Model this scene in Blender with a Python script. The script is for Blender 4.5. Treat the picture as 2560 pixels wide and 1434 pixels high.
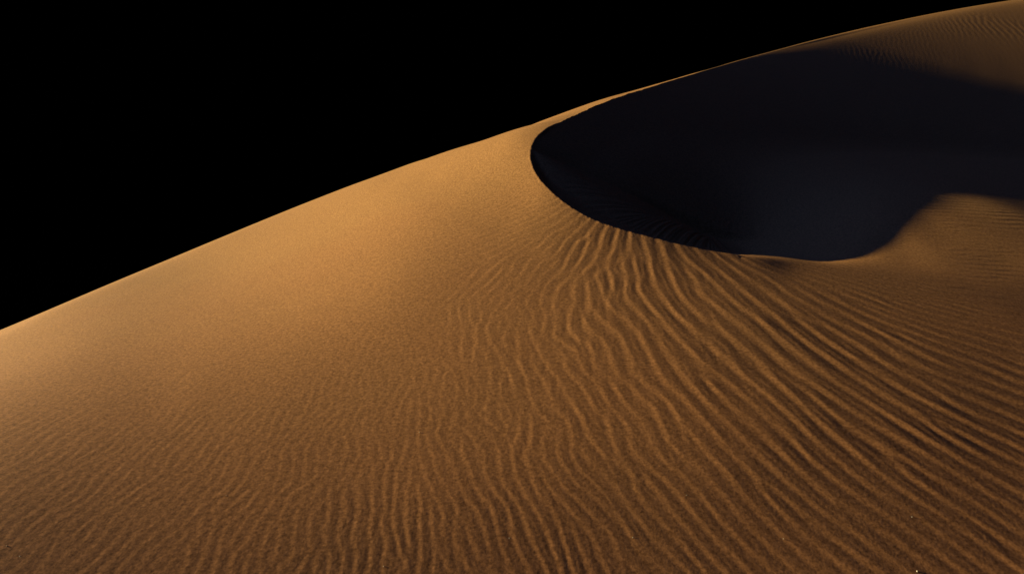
import bpy, bmesh, math, random
import numpy as np
from mathutils import Matrix, Vector

# ------------------------------------------------------------------ clean
for o in list(bpy.data.objects):
    bpy.data.objects.remove(o, do_unlink=True)
scene = bpy.context.scene
COL = scene.collection

# ------------------------------------------------------------------ camera
EYE = 1.65                                   # standing eye height above the sand
ROLL, PITCH = math.radians(8.0), math.radians(-1.6)
FOCAL = 1706.7 / 2560.0                      # focal length over sensor width
cp, sp = math.cos(PITCH), math.sin(PITCH)
FWD = np.array([0, cp, sp]); R0 = np.array([1.0, 0, 0]); U0 = np.array([0, -sp, cp])
CX = math.cos(ROLL) * R0 - math.sin(ROLL) * U0
CY = math.sin(ROLL) * R0 + math.cos(ROLL) * U0
cam_data = bpy.data.cameras.new('camera')
cam_data.sensor_width = 36.0
cam_data.lens = 36.0 * FOCAL
cam_data.clip_start = 0.05
cam_data.clip_end = 20000
cam = bpy.data.objects.new('camera', cam_data)
COL.objects.link(cam)
m = Matrix.Identity(4)
for i in range(3):
    m[i][0], m[i][1], m[i][2] = CX[i], CY[i], -FWD[i]
m[2][3] = EYE
cam.matrix_world = m
scene.camera = cam

# ------------------------------------------------------------------ sky, sun, exposure
SUN_EL, SUN_AZ = math.radians(21.0), math.radians(-76.0)     # low sun on the left
TO_SUN = np.array([math.sin(SUN_AZ) * math.cos(SUN_EL), math.cos(SUN_AZ) * math.cos(SUN_EL), math.sin(SUN_EL)])
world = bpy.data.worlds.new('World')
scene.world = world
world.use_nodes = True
nt = world.node_tree
nt.nodes.clear()
w_out = nt.nodes.new('ShaderNodeOutputWorld')
w_bg = nt.nodes.new('ShaderNodeBackground')
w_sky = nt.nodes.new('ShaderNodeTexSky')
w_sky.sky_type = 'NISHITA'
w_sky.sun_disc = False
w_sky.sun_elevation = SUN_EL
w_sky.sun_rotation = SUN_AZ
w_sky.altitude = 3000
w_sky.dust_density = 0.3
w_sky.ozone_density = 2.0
# sky masked black, with an unseen blue fill glow added high on the sun side
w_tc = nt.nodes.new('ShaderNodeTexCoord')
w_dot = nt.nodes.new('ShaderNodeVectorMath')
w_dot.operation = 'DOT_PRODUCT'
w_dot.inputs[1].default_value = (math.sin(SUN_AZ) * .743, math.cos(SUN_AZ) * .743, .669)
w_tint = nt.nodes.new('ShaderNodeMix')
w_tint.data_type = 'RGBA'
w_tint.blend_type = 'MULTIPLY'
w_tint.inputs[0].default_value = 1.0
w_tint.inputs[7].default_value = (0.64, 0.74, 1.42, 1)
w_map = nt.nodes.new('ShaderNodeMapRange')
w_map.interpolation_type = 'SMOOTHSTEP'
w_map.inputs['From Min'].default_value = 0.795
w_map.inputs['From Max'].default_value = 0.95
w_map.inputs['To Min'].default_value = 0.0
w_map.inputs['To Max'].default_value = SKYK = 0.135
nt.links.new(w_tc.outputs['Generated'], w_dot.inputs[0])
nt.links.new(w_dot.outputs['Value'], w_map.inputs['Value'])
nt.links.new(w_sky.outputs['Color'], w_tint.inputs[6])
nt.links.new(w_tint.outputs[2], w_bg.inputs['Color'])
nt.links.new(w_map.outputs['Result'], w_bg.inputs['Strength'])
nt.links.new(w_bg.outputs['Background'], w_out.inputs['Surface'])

sun_data = bpy.data.lights.new('sun', 'SUN')
sun_data.energy = 5.0
sun_data.angle = math.radians(0.5)
sun_data.color = (1.0, 0.84, 0.41)
sun = bpy.data.objects.new('sun', sun_data)
COL.objects.link(sun)
sun.rotation_euler = Vector(TO_SUN).to_track_quat('Z', 'Y').to_euler()
sun.location = (-30, 10, 20)

scene.view_settings.view_transform = 'Standard'
scene.view_settings.look = 'None'
scene.view_settings.exposure = 1.62
scene.view_settings.gamma = 1.0
scene.cycles.diffuse_bounces = 0

# ------------------------------------------------------------------ helpers
def new_mesh_object(name, verts, quads, material, parent=None):
    me = bpy.data.meshes.new(name)
    nv, nq = len(verts), len(quads)
    me.vertices.add(nv)
    me.vertices.foreach_set('co', np.ascontiguousarray(verts, dtype=np.float32).ravel())
    me.loops.add(nq * 4)
    me.loops.foreach_set('vertex_index', np.ascontiguousarray(quads, dtype=np.int32).ravel())
    me.polygons.add(nq)
    me.polygons.foreach_set('loop_start', np.arange(0, nq * 4, 4, dtype=np.int32))
    me.polygons.foreach_set('loop_total', np.full(nq, 4, dtype=np.int32))
    me.polygons.foreach_set('use_smooth', np.ones(nq, dtype=bool))
    me.update(calc_edges=True)
    me.materials.append(material)
    o = bpy.data.objects.new(name, me)
    COL.objects.link(o)
    if parent is not None:
        o.parent = parent
    return o

def smooth01(t):
    t = np.clip(t, 0, 1)
    return t * t * (3 - 2 * t)

# ------------------------------------------------------------------ sand material
def sand_material():
    mat = bpy.data.materials.new('sand')
    mat.use_nodes = True
    t = mat.node_tree
    L = t.links
    bsdf = t.nodes['Principled BSDF']
    bsdf.inputs['Roughness'].default_value = 0.95
    bsdf.inputs['Specular IOR Level'].default_value = 0.05
    co = t.nodes.new('ShaderNodeTexCoord')
    def noise(scale, detail, rough=0.6):
        n = t.nodes.new('ShaderNodeTexNoise')
        n.inputs['Scale'].default_value = scale
        n.inputs['Detail'].default_value = detail
        n.inputs['Roughness'].default_value = rough
        L.new(co.outputs['Object'], n.inputs['Vector'])
        return n
    grain = noise(60.0, 6.0, 0.85)          # single grains and small clumps
    ramp = t.nodes.new('ShaderNodeValToRGB')
    e = ramp.color_ramp.elements
    e[0].position, e[0].color = 0.36, (0.11, 0.053, 0.019, 1)
    e[1].position, e[1].color = 0.64, (0.33, 0.169, 0.066, 1)
    L.new(grain.outputs['Fac'], ramp.inputs['Fac'])
    # light painted into the tint: redder on dim near sand, paler on lit flank
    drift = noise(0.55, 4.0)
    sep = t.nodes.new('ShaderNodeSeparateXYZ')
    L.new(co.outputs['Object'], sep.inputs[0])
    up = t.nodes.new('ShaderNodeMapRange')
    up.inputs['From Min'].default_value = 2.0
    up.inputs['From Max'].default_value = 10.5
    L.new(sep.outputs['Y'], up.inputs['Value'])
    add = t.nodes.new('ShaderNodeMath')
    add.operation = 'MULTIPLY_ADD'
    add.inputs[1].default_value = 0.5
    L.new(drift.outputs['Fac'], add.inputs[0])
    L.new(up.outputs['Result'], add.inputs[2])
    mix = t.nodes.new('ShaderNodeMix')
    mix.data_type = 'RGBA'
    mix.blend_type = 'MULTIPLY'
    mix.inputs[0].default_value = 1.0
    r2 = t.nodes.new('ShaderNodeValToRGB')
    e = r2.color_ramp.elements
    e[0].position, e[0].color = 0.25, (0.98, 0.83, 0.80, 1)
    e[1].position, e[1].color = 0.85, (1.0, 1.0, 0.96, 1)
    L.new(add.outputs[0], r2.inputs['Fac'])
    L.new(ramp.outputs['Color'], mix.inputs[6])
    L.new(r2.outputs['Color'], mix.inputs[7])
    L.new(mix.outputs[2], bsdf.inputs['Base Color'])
    b1 = t.nodes.new('ShaderNodeBump')
    b1.inputs['Strength'].default_value = 0.5
    b1.inputs['Distance'].default_value = 0.0006
    L.new(grain.outputs['Fac'], b1.inputs['Height'])
    lump = noise(80.0, 3.0, 0.65)
    b2 = t.nodes.new('ShaderNodeBump')
    b2.inputs['Strength'].default_value = 0.5
    b2.inputs['Distance'].default_value = 0.0013
    L.new(lump.outputs['Fac'], b2.inputs['Height'])
    L.new(b1.outputs['Normal'], b2.inputs['Normal'])
    L.new(b2.outputs['Normal'], bsdf.inputs['Normal'])
    return mat

SAND = sand_material()

# ------------------------------------------------------------------ dune body
# Two smooth height tables over (ln r, azimuth): the windward flank and the
# floor of the hollow.  Values are height / r * 10000, read as cubic B-splines.
NR, NA = 72, 79
LR0, LR1 = math.log(0.7), math.log(140.0)
AZ0, DAZ = math.radians(-78.0), math.radians(2.0)
FLANK = [[2620,2631,2639,2644,2646,2644,2639,2631,2620,2605,2587,2567,2543,2516,2486,2453,2416,2377,2335,2291,2243,2193,2140,2084,2026,1966,1902,1837,1770,1700,1628,1555,1479,1402,1322,1242,1159,1076,990,905,817,729,639,550,458,368,276,184,92,0,-93,-185,-277,-369,-460,-550,-641,-730,-818,-905,-991,-1076,-1160,-1242,-1323,-1402,-1480,-1555,-1629,-1701,-1770,-1838,-1903,-1966,-2027,-2085,-2140,-2193,-2244],
 [2620,2631,2639,2644,2646,2644,2639,2631,2619,2605,2587,2566,2542,2515,2485,2451,2415,2376,2334,2289,2242,2191,2138,2082,2024,1963,1901,1835,1768,1698,1626,1552,1477,1399,1320,1239,1157,1072,988,901,815,725,637,546,456,365,274,181,89,-3,-95,-188,-279,-371,-462,-553,-643,-732,-820,-907,-993,-1078,-1162,-1244,-1325,-1404,-1481,-1557,-1630,-1702,-1771,-1839,-1904,-1967,-2027,-2085,-2141,-2194,-2244],
 [2620,2631,2639,2644,2646,2644,2639,2631,2619,2604,2586,2565,2541,2514,2484,2451,2414,2375,2333,2288,2240,2190,2136,2081,2022,1962,1899,1833,1765,1696,1624,1550,1474,1397,1317,1237,1154,1071,985,899,811,724,634,544,453,363,270,179,86,-5,-98,-190,-282,-373,-465,-555,-645,-734,-822,-909,-995,-1080,-1164,-1246,-1326,-1405,-1482,-1558,-1631,-1703,-1772,-1840,-1905,-1967,-2028,-2086,-2141,-2194,-2245],
 [2619,2631,2639,2644,2646,2644,2639,2630,2619,2604,2586,2565,2541,2514,2483,2450,2414,2374,2332,2287,2240,2189,2136,2080,2022,1961,1898,1832,1765,1695,1623,1549,1473,1395,1316,1235,1153,1069,984,897,811,722,633,542,453,361,270,177,86,-7,-99,-191,-283,-375,-465,-556,-646,-735,-823,-910,-996,-1081,-1164,-1246,-1327,-1406,-1483,-1559,-1632,-1704,-1773,-1840,-1905,-1968,-2028,-2086,-2142,-2195,-2246],
 [2617,2629,2638,2643,2645,2644,2639,2631,2619,2605,2587,2566,2542,2515,2485,2452,2415,2377,2334,2290,2242,2192,2138,2083,2024,1964,1901,1836,1768,1698,1626,1553,1477,1400,1320,1240,1157,1074,988,902,814,727,637,548,456,366,273,182,89,-3,-95,-187,-279,-371,-462,-553,-643,-732,-820,-907,-993,-1078,-1162,-1244,-1325,-1404,-1481,-1557,-1630,-1702,-1771,-1839,-1904,-1967,-2028,-2086,-2142,-2196,-2248],
 [2612,2625,2635,2641,2644,2643,2639,2632,2622,2608,2591,2571,2547,2521,2491,2459,2423,2384,2343,2299,2252,2202,2149,2094,2037,1976,1914,1849,1782,1712,1642,1568,1493,1416,1337,1256,1175,1091,1007,920,834,745,656,565,476,383,292,199,108,14,-78,-171,-263,-355,-447,-538,-628,-718,-807,-895,-981,-1067,-1151,-1233,-1315,-1394,-1472,-1548,-1622,-1694,-1765,-1833,-1899,-1963,-2024,-2084,-2142,-2197,-2250],
 [2601,2617,2628,2637,2642,2643,2641,2635,2627,2615,2599,2581,2559,2534,2506,2475,2440,2403,2363,2320,2274,2226,2174,2121,2064,2005,1944,1881,1814,1747,1676,1605,1530,1454,1376,1297,1215,1133,1048,964,876,789,699,610,518,427,334,242,148,55,-39,-132,-225,-318,-411,-503,-595,-686,-776,-865,-952,-1039,-1124,-1208,-1290,-1371,-1450,-1527,-1603,-1677,-1748,-1818,-1886,-1952,-2016,-2078,-2138,-2196,-2252],
 [2589,2606,2621,2632,2639,2643,2644,2641,2634,2625,2612,2595,2576,2553,2527,2498,2466,2431,2393,2352,2308,2261,2212,2160,2106,2048,1989,1927,1864,1797,1729,1658,1586,1511,1435,1357,1277,1195,1112,1027,941,853,765,674,583,490,399,304,211,116,22,-74,-168,-263,-357,-451,-544,-637,-728,-819,-909,-997,-1084,-1169,-1253,-1336,-1417,-1496,-1573,-1649,-1723,-1795,-1865,-1934,-2001,-2066,-2129,-2190,-2249],
 [2576,2596,2613,2627,2637,2644,2648,2648,2644,2638,2628,2614,2598,2578,2555,2529,2499,2467,2431,2393,2351,2307,2260,2211,2158,2104,2047,1988,1926,1863,1796,1728,1657,1586,1510,1435,1355,1276,1193,1110,1023,937,847,758,666,575,480,387,291,196,99,3,-94,-190,-287,-383,-478,-573,-667,-759,-851,-941,-1031,-1118,-1205,-1289,-1372,-1454,-1534,-1612,-1689,-1764,-1837,-1909,-1979,-2047,-2113,-2178,-2240],
 [2562,2585,2605,2622,2636,2646,2653,2656,2656,2653,2646,2636,2623,2607,2587,2564,2538,2508,2476,2440,2402,2361,2317,2270,2221,2169,2116,2059,2001,1939,1877,1810,1743,1673,1601,1526,1450,1371,1291,1207,1124,1036,949,858,767,673,580,484,388,290,193,94,-4,-103,-201,-300,-398,-495,-592,-687,-781,-874,-966,-1056,-1145,-1232,-1318,-1402,-1485,-1566,-1646,-1724,-1800,-1875,-1949,-2020,-2090,-2159,-2225],
 [2548,2575,2598,2618,2635,2648,2659,2666,2670,2670,2667,2661,2652,2639,2623,2604,2581,2555,2526,2494,2459,2421,2380,2338,2291,2244,2192,2140,2084,2027,1966,1905,1839,1773,1703,1632,1557,1481,1401,1321,1236,1152,1062,974,881,789,693,598,499,401,301,201,99,-2,-103,-204,-305,-405,-505,-603,-700,-796,-891,-984,-1075,-1166,-1254,-1342,-1427,-1512,-1595,-1676,-1756,-1834,-1911,-1987,-2060,-2132,-2202],
 [2534,2564,2590,2614,2634,2651,2665,2676,2684,2688,2690,2687,2682,2674,2662,2646,2628,2606,2581,2552,2521,2486,2450,2410,2368,2323,2277,2227,2177,2122,2067,2007,1946,1882,1816,1747,1676,1600,1525,1444,1364,1277,1192,1100,1010,915,821,722,624,523,422,319,216,111,7,-97,-201,-305,-407,-509,-609,-708,-806,-902,-997,-1090,-1182,-1272,-1361,-1449,-1535,-1620,-1703,-1785,-1866,-1945,-2023,-2098,-2172],
 [2519,2552,2582,2608,2632,2653,2671,2686,2698,2707,2712,2715,2714,2710,2702,2691,2677,2659,2638,2614,2586,2556,2522,2487,2449,2409,2366,2322,2274,2225,2172,2118,2060,2001,1937,1872,1803,1733,1656,1581,1498,1417,1328,1242,1148,1056,958,861,760,659,554,450,343,236,128,20,-87,-194,-300,-405,-509,-611,-712,-811,-910,-1006,-1101,-1195,-1287,-1378,-1468,-1556,-1643,-1729,-1813,-1896,-1977,-2057,-2135],
 [2503,2538,2571,2602,2629,2654,2676,2694,2711,2724,2734,2741,2745,2746,2743,2736,2727,2713,2697,2676,2653,2626,2598,2566,2533,2496,2459,2418,2377,2330,2284,2233,2181,2124,2066,2004,1940,1870,1800,1723,1647,1562,1480,1389,1300,1204,1109,1008,908,803,698,590,481,370,259,147,36,-75,-184,-293,-400,-506,-610,-713,-815,-915,-1013,-1110,-1206,-1300,-1394,-1486,-1576,-1665,-1753,-1840,-1925,-2009,-2091],
 [2484,2523,2559,2592,2623,2652,2678,2701,2721,2739,2754,2766,2775,2781,2783,2782,2776,2768,2755,2739,2720,2698,2673,2647,2616,2586,2552,2518,2480,2441,2397,2353,2304,2254,2199,2143,2081,2018,1948,1878,1799,1723,1635,1551,1458,1366,1267,1169,1064,961,851,742,628,515,399,284,168,54,-61,-173,-284,-393,-501,-607,-712,-816,-918,-1018,-1118,-1216,-1312,-1408,-1502,-1595,-1687,-1777,-1866,-1954,-2040],
 [2462,2503,2543,2580,2614,2646,2676,2704,2729,2751,2771,2788,2803,2813,2821,2825,2825,2820,2813,2801,2786,2767,2748,2724,2701,2674,2647,2616,2586,2550,2514,2473,2432,2385,2337,2284,2230,2168,2106,2035,1965,1884,1806,1716,1630,1534,1439,1336,1234,1125,1016,902,787,668,549,428,308,189,71,-46,-161,-274,-385,-495,-604,-711,-816,-920,-1023,-1125,-1225,-1324,-1422,-1519,-1614,-1708,-1801,-1893,-1983],
 [2435,2480,2522,2562,2600,2636,2670,2702,2731,2759,2784,2806,2826,2843,2856,2865,2870,2872,2868,2861,2849,2835,2818,2801,2780,2760,2737,2715,2687,2661,2628,2596,2558,2519,2476,2430,2378,2326,2264,2204,2131,2061,1976,1896,1805,1716,1616,1517,1410,1303,1189,1074,954,831,706,581,455,331,208,87,-32,-148,-264,-377,-489,-599,-708,-816,-923,-1028,-1132,-1235,-1336,-1436,-1535,-1633,-1730,-1826,-1920],
 [2403,2450,2495,2538,2580,2619,2657,2693,2728,2760,2790,2818,2844,2866,2886,2901,2912,2918,2920,2916,2909,2897,2885,2869,2857,2840,2825,2806,2789,2765,2742,2713,2684,2651,2614,2574,2535,2483,2432,2369,2310,2234,2165,2079,1998,1902,1808,1704,1601,1487,1376,1255,1132,1003,873,740,609,479,352,226,104,-17,-136,-253,-369,-483,-596,-707,-817,-926,-1034,-1140,-1245,-1349,-1452,-1553,-1654,-1753,-1851],
 [2365,2414,2462,2508,2552,2595,2637,2677,2716,2753,2789,2823,2854,2883,2909,2931,2948,2961,2966,2967,2962,2955,2944,2935,2922,2915,2904,2895,2880,2867,2847,2826,2801,2781,2754,2726,2685,2645,2592,2545,2483,2424,2347,2276,2189,2105,2007,1908,1798,1689,1569,1448,1319,1184,1044,907,770,633,500,372,244,120,-3,-124,-243,-362,-478,-594,-708,-820,-932,-1042,-1151,-1258,-1364,-1469,-1573,-1676,-1778],
 [2319,2370,2420,2468,2516,2562,2607,2651,2694,2736,2778,2817,2855,2890,2923,2951,2977,2995,3008,3012,3010,3003,2999,2991,2987,2979,2975,2965,2961,2948,2939,2917,2903,2882,2868,2844,2815,2777,2742,2694,2653,2587,2529,2454,2383,2299,2213,2112,2006,1888,1770,1643,1512,1373,1231,1085,936,793,657,522,391,262,135,10,-114,-237,-358,-477,-595,-712,-827,-940,-1053,-1164,-1273,-1382,-1489,-1596,-1701],
 [2264,2317,2369,2420,2469,2518,2567,2615,2662,2708,2754,2799,2843,2885,2924,2961,2993,3021,3041,3052,3049,3047,3040,3037,3032,3032,3026,3027,3022,3020,3008,3002,2992,2985,2967,2950,2928,2903,2867,2839,2790,2746,2684,2627,2555,2482,2397,2306,2198,2089,1965,1840,1706,1568,1422,1272,1114,963,818,680,543,409,277,147,18,-109,-235,-359,-481,-601,-720,-837,-953,-1067,-1180,-1292,-1402,-1512,-1621],
 [2200,2255,2308,2360,2412,2463,2515,2565,2616,2667,2717,2767,2816,2863,2910,2953,2994,3028,3057,3076,3080,3074,3072,3068,3071,3070,3071,3073,3080,3078,3079,3078,3080,3074,3069,3060,3047,3023,3003,2965,2935,2886,2843,2778,2719,2647,2571,2476,2380,2268,2156,2026,1895,1756,1613,1459,1304,1137,988,841,699,558,421,284,151,18,-112,-240,-366,-490,-612,-733,-852,-969,-1085,-1200,-1313,-1426,-1538],
 [2126,2182,2236,2290,2343,2396,2450,2503,2557,2611,2665,2719,2772,2825,2876,2926,2972,3014,3048,3073,3085,3084,3083,3086,3087,3092,3097,3111,3118,3133,3139,3150,3155,3164,3164,3164,3159,3151,3127,3109,3070,3042,2988,2943,2875,2807,2726,2637,2535,2436,2318,2199,2067,1931,1788,1637,1475,1316,1155,1002,852,706,562,420,281,144,10,-123,-253,-380,-506,-630,-751,-872,-990,-1108,-1224,-1339,-1454],
 [2043,2098,2153,2208,2262,2317,2372,2427,2483,2539,2596,2653,2710,2766,2823,2876,2929,2975,3017,3049,3068,3068,3077,3082,3086,3093,3116,3127,3151,3170,3194,3211,3232,3246,3261,3269,3275,3269,3264,3236,3219,3174,3145,3085,3026,2952,2874,2781,2686,2573,2471,2347,2216,2081,1941,1790,1634,1469,1311,1152,999,846,697,550,406,265,126,-10,-143,-274,-402,-528,-652,-775,-896,-1015,-1134,-1252,-1369],
 [1948,2004,2059,2114,2169,2225,2280,2337,2394,2452,2511,2570,2629,2689,2747,2806,2860,2914,2959,2999,3028,3040,3046,3060,3067,3079,3105,3138,3158,3191,3224,3259,3294,3329,3357,3377,3386,3394,3382,3375,3339,3319,3265,3223,3153,3085,3002,2916,2818,2719,2589,2468,2343,2209,2070,1922,1764,1607,1446,1289,1131,976,822,671,522,377,236,97,-39,-172,-302,-430,-556,-680,-803,-924,-1045,-1164,-1283],
 [1845,1899,1954,2009,2064,2120,2177,2234,2292,2350,2410,2470,2531,2591,2652,2711,2771,2824,2878,2921,2955,2978,2998,3017,3027,3044,3076,3107,3144,3181,3230,3277,3331,3387,3439,3473,3494,3496,3502,3482,3472,3424,3400,3336,3278,3199,3118,3028,2932,2813,2711,2586,2452,2318,2181,2036,1885,1722,1568,1408,1248,1089,932,777,626,479,335,195,58,-76,-207,-336,-463,-588,-712,-834,-956,-1077,-1197],
 [1731,1785,1840,1894,1949,2005,2061,2118,2176,2235,2294,2355,2416,2478,2538,2600,2657,2717,2768,2823,2867,2898,2932,2950,2969,2993,3021,3063,3103,3152,3207,3276,3347,3419,3490,3543,3571,3593,3591,3603,3575,3575,3512,3475,3409,3338,3246,3143,3028,2920,2786,2665,2542,2408,2268,2125,1978,1829,1668,1506,1343,1181,1022,866,715,567,424,284,147,14,-118,-246,-373,-499,-623,-746,-868,-990,-1112],
 [1610,1663,1716,1770,1824,1879,1935,1992,2049,2108,2168,2227,2289,2349,2411,2470,2532,2588,2648,2696,2749,2796,2841,2877,2899,2923,2962,2999,3047,3100,3170,3250,3337,3425,3515,3582,3637,3665,3702,3700,3740,3719,3724,3669,3603,3502,3397,3270,3136,3016,2816,2693,2567,2443,2313,2179,2036,1886,1732,1570,1407,1246,1088,935,786,641,500,363,228,96,-33,-161,-287,-412,-536,-659,-781,-903,-1025],
 [1481,1532,1585,1637,1691,1745,1800,1856,1913,1971,2030,2090,2150,2212,2272,2335,2393,2457,2511,2575,2625,2690,2747,2796,2829,2859,2884,2938,2989,3062,3140,3233,3328,3426,3523,3615,3687,3752,3786,3845,3877,3977,3964,3919,3803,3682,3537,3385,3224,3035,2869,2674,2502,2386,2270,2151,2013,1875,1742,1588,1434,1281,1130,984,841,702,566,433,302,174,47,-78,-203,-326,-449,-571,-694,-816,-938],
 [1346,1396,1447,1498,1551,1604,1658,1714,1770,1827,1886,1945,2006,2066,2129,2190,2256,2316,2388,2445,2525,2589,2657,2721,2755,2780,2832,2867,2932,2997,3087,3187,3295,3412,3531,3642,3741,3811,3903,3974,4082,4166,4159,4069,3965,3815,3656,3480,3287,3099,2880,2685,2494,2320,2196,2077,1961,1840,1706,1573,1433,1293,1154,1018,885,753,624,497,372,248,125,3,-119,-240,-362,-483,-605,-727,-849],
 [1205,1254,1303,1354,1405,1458,1511,1566,1621,1678,1736,1795,1855,1917,1979,2045,2109,2183,2250,2342,2407,2505,2589,2636,2677,2725,2745,2803,2865,2954,3051,3160,3272,3403,3535,3659,3767,3872,3983,4116,4218,4267,4231,4170,4043,3904,3734,3550,3357,3143,2939,2722,2519,2340,2176,2050,1925,1802,1679,1551,1424,1297,1171,1046,923,801,680,561,441,323,204,85,-34,-153,-272,-393,-514,-635,-757],
 [1062,1108,1156,1206,1256,1307,1360,1413,1469,1525,1583,1642,1703,1764,1830,1894,1967,2034,2121,2196,2328,2425,2489,2576,2628,2637,2702,2735,2804,2894,3007,3127,3256,3395,3536,3674,3765,3905,4030,4130,4259,4263,4258,4171,4075,3934,3779,3603,3409,3212,2997,2791,2588,2395,2225,2069,1932,1797,1668,1544,1424,1307,1192,1078,965,853,740,627,514,401,286,171,55,-61,-179,-298,-418,-539,-661],
 [915,960,1007,1054,1103,1154,1206,1259,1314,1370,1428,1488,1548,1613,1677,1748,1816,1897,1968,2067,2130,2290,2453,2510,2530,2603,2613,2678,2751,2855,2971,3103,3239,3383,3523,3642,3761,3875,3984,4091,4138,4212,4167,4134,4039,3931,3793,3634,3461,3269,3075,2872,2673,2484,2301,2137,1972,1822,1683,1559,1443,1335,1229,1124,1020,915,809,703,595,486,375,264,150,36,-80,-198,-317,-438,-559],
 [766,810,855,901,950,999,1050,1103,1158,1214,1272,1332,1395,1459,1528,1597,1676,1750,1844,1924,2058,2146,2283,2412,2521,2513,2581,2628,2714,2823,2952,3083,3215,3355,3488,3578,3693,3798,3874,3918,4012,4007,4070,4030,3983,3895,3787,3657,3502,3336,3151,2963,2771,2579,2395,2213,2036,1866,1722,1598,1491,1389,1290,1191,1093,993,893,790,686,581,473,364,253,140,25,-92,-210,-330,-452],
 [617,659,702,748,795,843,894,946,1000,1057,1115,1177,1240,1308,1376,1452,1528,1618,1701,1815,1901,2032,2142,2262,2381,2493,2519,2589,2696,2815,2925,3042,3173,3297,3410,3489,3589,3674,3719,3740,3664,3926,3925,3930,3893,3849,3777,3673,3548,3399,3235,3058,2874,2688,2497,2310,2122,1945,1798,1684,1577,1478,1380,1284,1188,1091,993,892,791,687,581,473,364,252,138,22,-96,-216,-338],
 [467,507,550,594,640,687,737,789,844,900,959,1020,1086,1153,1227,1301,1386,1469,1571,1661,1789,1889,2013,2131,2248,2362,2475,2587,2697,2769,2868,2975,3085,3193,3297,3377,3462,3481,3545,3598,3541,3778,3798,3790,3827,3822,3771,3697,3593,3466,3320,3159,2987,2806,2624,2440,2262,2096,1950,1820,1707,1602,1501,1403,1306,1208,1109,1009,908,805,699,592,483,372,258,142,25,-95,-217],
 [318,356,397,440,485,532,581,633,687,743,802,865,930,1001,1072,1153,1233,1326,1414,1526,1620,1752,1869,1992,2115,2238,2350,2463,2574,2683,2789,2893,2993,3087,3166,3253,3339,3357,3419,3474,3574,3606,3707,3773,3810,3795,3773,3716,3636,3531,3403,3260,3102,2937,2764,2593,2424,2266,2118,1987,1865,1753,1646,1543,1441,1341,1240,1139,1036,932,827,719,610,498,385,269,152,32,-90],
 [169,206,246,287,331,377,426,477,530,587,646,709,776,845,920,997,1084,1169,1270,1361,1479,1581,1711,1841,1967,2090,2215,2336,2458,2568,2675,2777,2871,2969,3053,3135,3222,3244,3302,3385,3427,3544,3595,3665,3726,3753,3747,3721,3664,3579,3478,3352,3214,3062,2906,2746,2589,2436,2293,2158,2034,1915,1803,1695,1589,1485,1381,1277,1173,1067,960,852,742,631,517,401,284,163,41],
 [22,58,96,136,179,224,271,322,375,431,490,553,619,690,764,845,926,1020,1109,1217,1314,1435,1546,1672,1803,1935,2062,2190,2311,2432,2548,2662,2770,2853,2929,3004,3061,3126,3185,3241,3335,3380,3468,3521,3564,3623,3680,3680,3656,3611,3528,3428,3308,3177,3034,2890,2742,2599,2459,2327,2200,2079,1963,1851,1741,1633,1526,1420,1313,1206,1098,989,879,767,653,537,419,299,176],
 [-123,-89,-53,-14,28,72,119,168,221,276,336,397,464,534,610,687,774,860,960,1055,1168,1273,1394,1513,1638,1767,1899,2026,2153,2273,2392,2503,2602,2694,2774,2842,2914,2970,3031,3100,3148,3237,3290,3364,3430,3486,3544,3606,3630,3600,3553,3475,3380,3265,3144,3012,2879,2744,2612,2482,2357,2235,2118,2003,1891,1781,1671,1563,1455,1346,1237,1127,1016,903,789,673,555,435,313],
 [-266,-234,-199,-161,-121,-78,-32,16,68,123,181,244,309,379,452,532,614,706,796,902,1004,1123,1232,1352,1474,1601,1727,1856,1979,2101,2216,2325,2427,2515,2596,2674,2738,2805,2869,2927,3009,3065,3152,3216,3289,3356,3416,3471,3521,3559,3538,3491,3417,3329,3223,3111,2990,2868,2743,2620,2498,2378,2261,2146,2033,1922,1812,1702,1592,1483,1373,1263,1151,1039,925,809,691,572,449],
 [-406,-376,-343,-306,-267,-226,-181,-134,-83,-29,29,90,155,223,298,374,458,542,638,731,838,942,1064,1182,1305,1429,1556,1681,1807,1926,2041,2147,2243,2337,2422,2496,2568,2634,2698,2772,2833,2920,2988,3078,3149,3223,3289,3342,3416,3471,3488,3468,3425,3357,3277,3180,3077,2966,2852,2736,2620,2504,2390,2276,2164,2053,1942,1833,1723,1614,1504,1393,1282,1170,1057,942,825,706,584],
 [-544,-515,-483,-449,-411,-371,-327,-280,-231,-178,-122,-61,2,71,142,220,298,387,474,572,668,778,887,1009,1131,1255,1379,1504,1625,1744,1857,1965,2066,2155,2237,2315,2386,2455,2527,2591,2671,2737,2826,2903,3008,3087,3152,3231,3293,3361,3404,3417,3398,3361,3298,3224,3134,3038,2935,2829,2720,2610,2500,2390,2280,2171,2062,1953,1844,1735,1626,1517,1406,1295,1183,1069,953,835,715],
 [-678,-651,-621,-587,-551,-512,-470,-425,-376,-325,-269,-211,-148,-82,-10,64,145,227,319,410,512,613,724,836,957,1079,1202,1322,1442,1558,1669,1775,1873,1964,2049,2126,2201,2273,2341,2416,2480,2560,2627,2712,2780,2885,2996,3080,3171,3239,3301,3340,3354,3332,3296,3236,3166,3083,2993,2897,2797,2695,2590,2485,2379,2273,2166,2060,1953,1846,1738,1631,1522,1412,1301,1189,1075,959,840],
 [-808,-783,-754,-722,-688,-650,-609,-565,-518,-468,-414,-356,-296,-230,-162,-87,-10,75,161,258,353,458,564,676,790,908,1026,1145,1260,1374,1483,1586,1683,1775,1860,1941,2016,2088,2162,2228,2302,2366,2445,2511,2601,2685,2796,2925,3023,3111,3181,3242,3273,3284,3261,3226,3170,3103,3026,2941,2851,2757,2660,2560,2460,2358,2255,2152,2048,1944,1839,1733,1627,1519,1410,1300,1188,1074,958],
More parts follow.
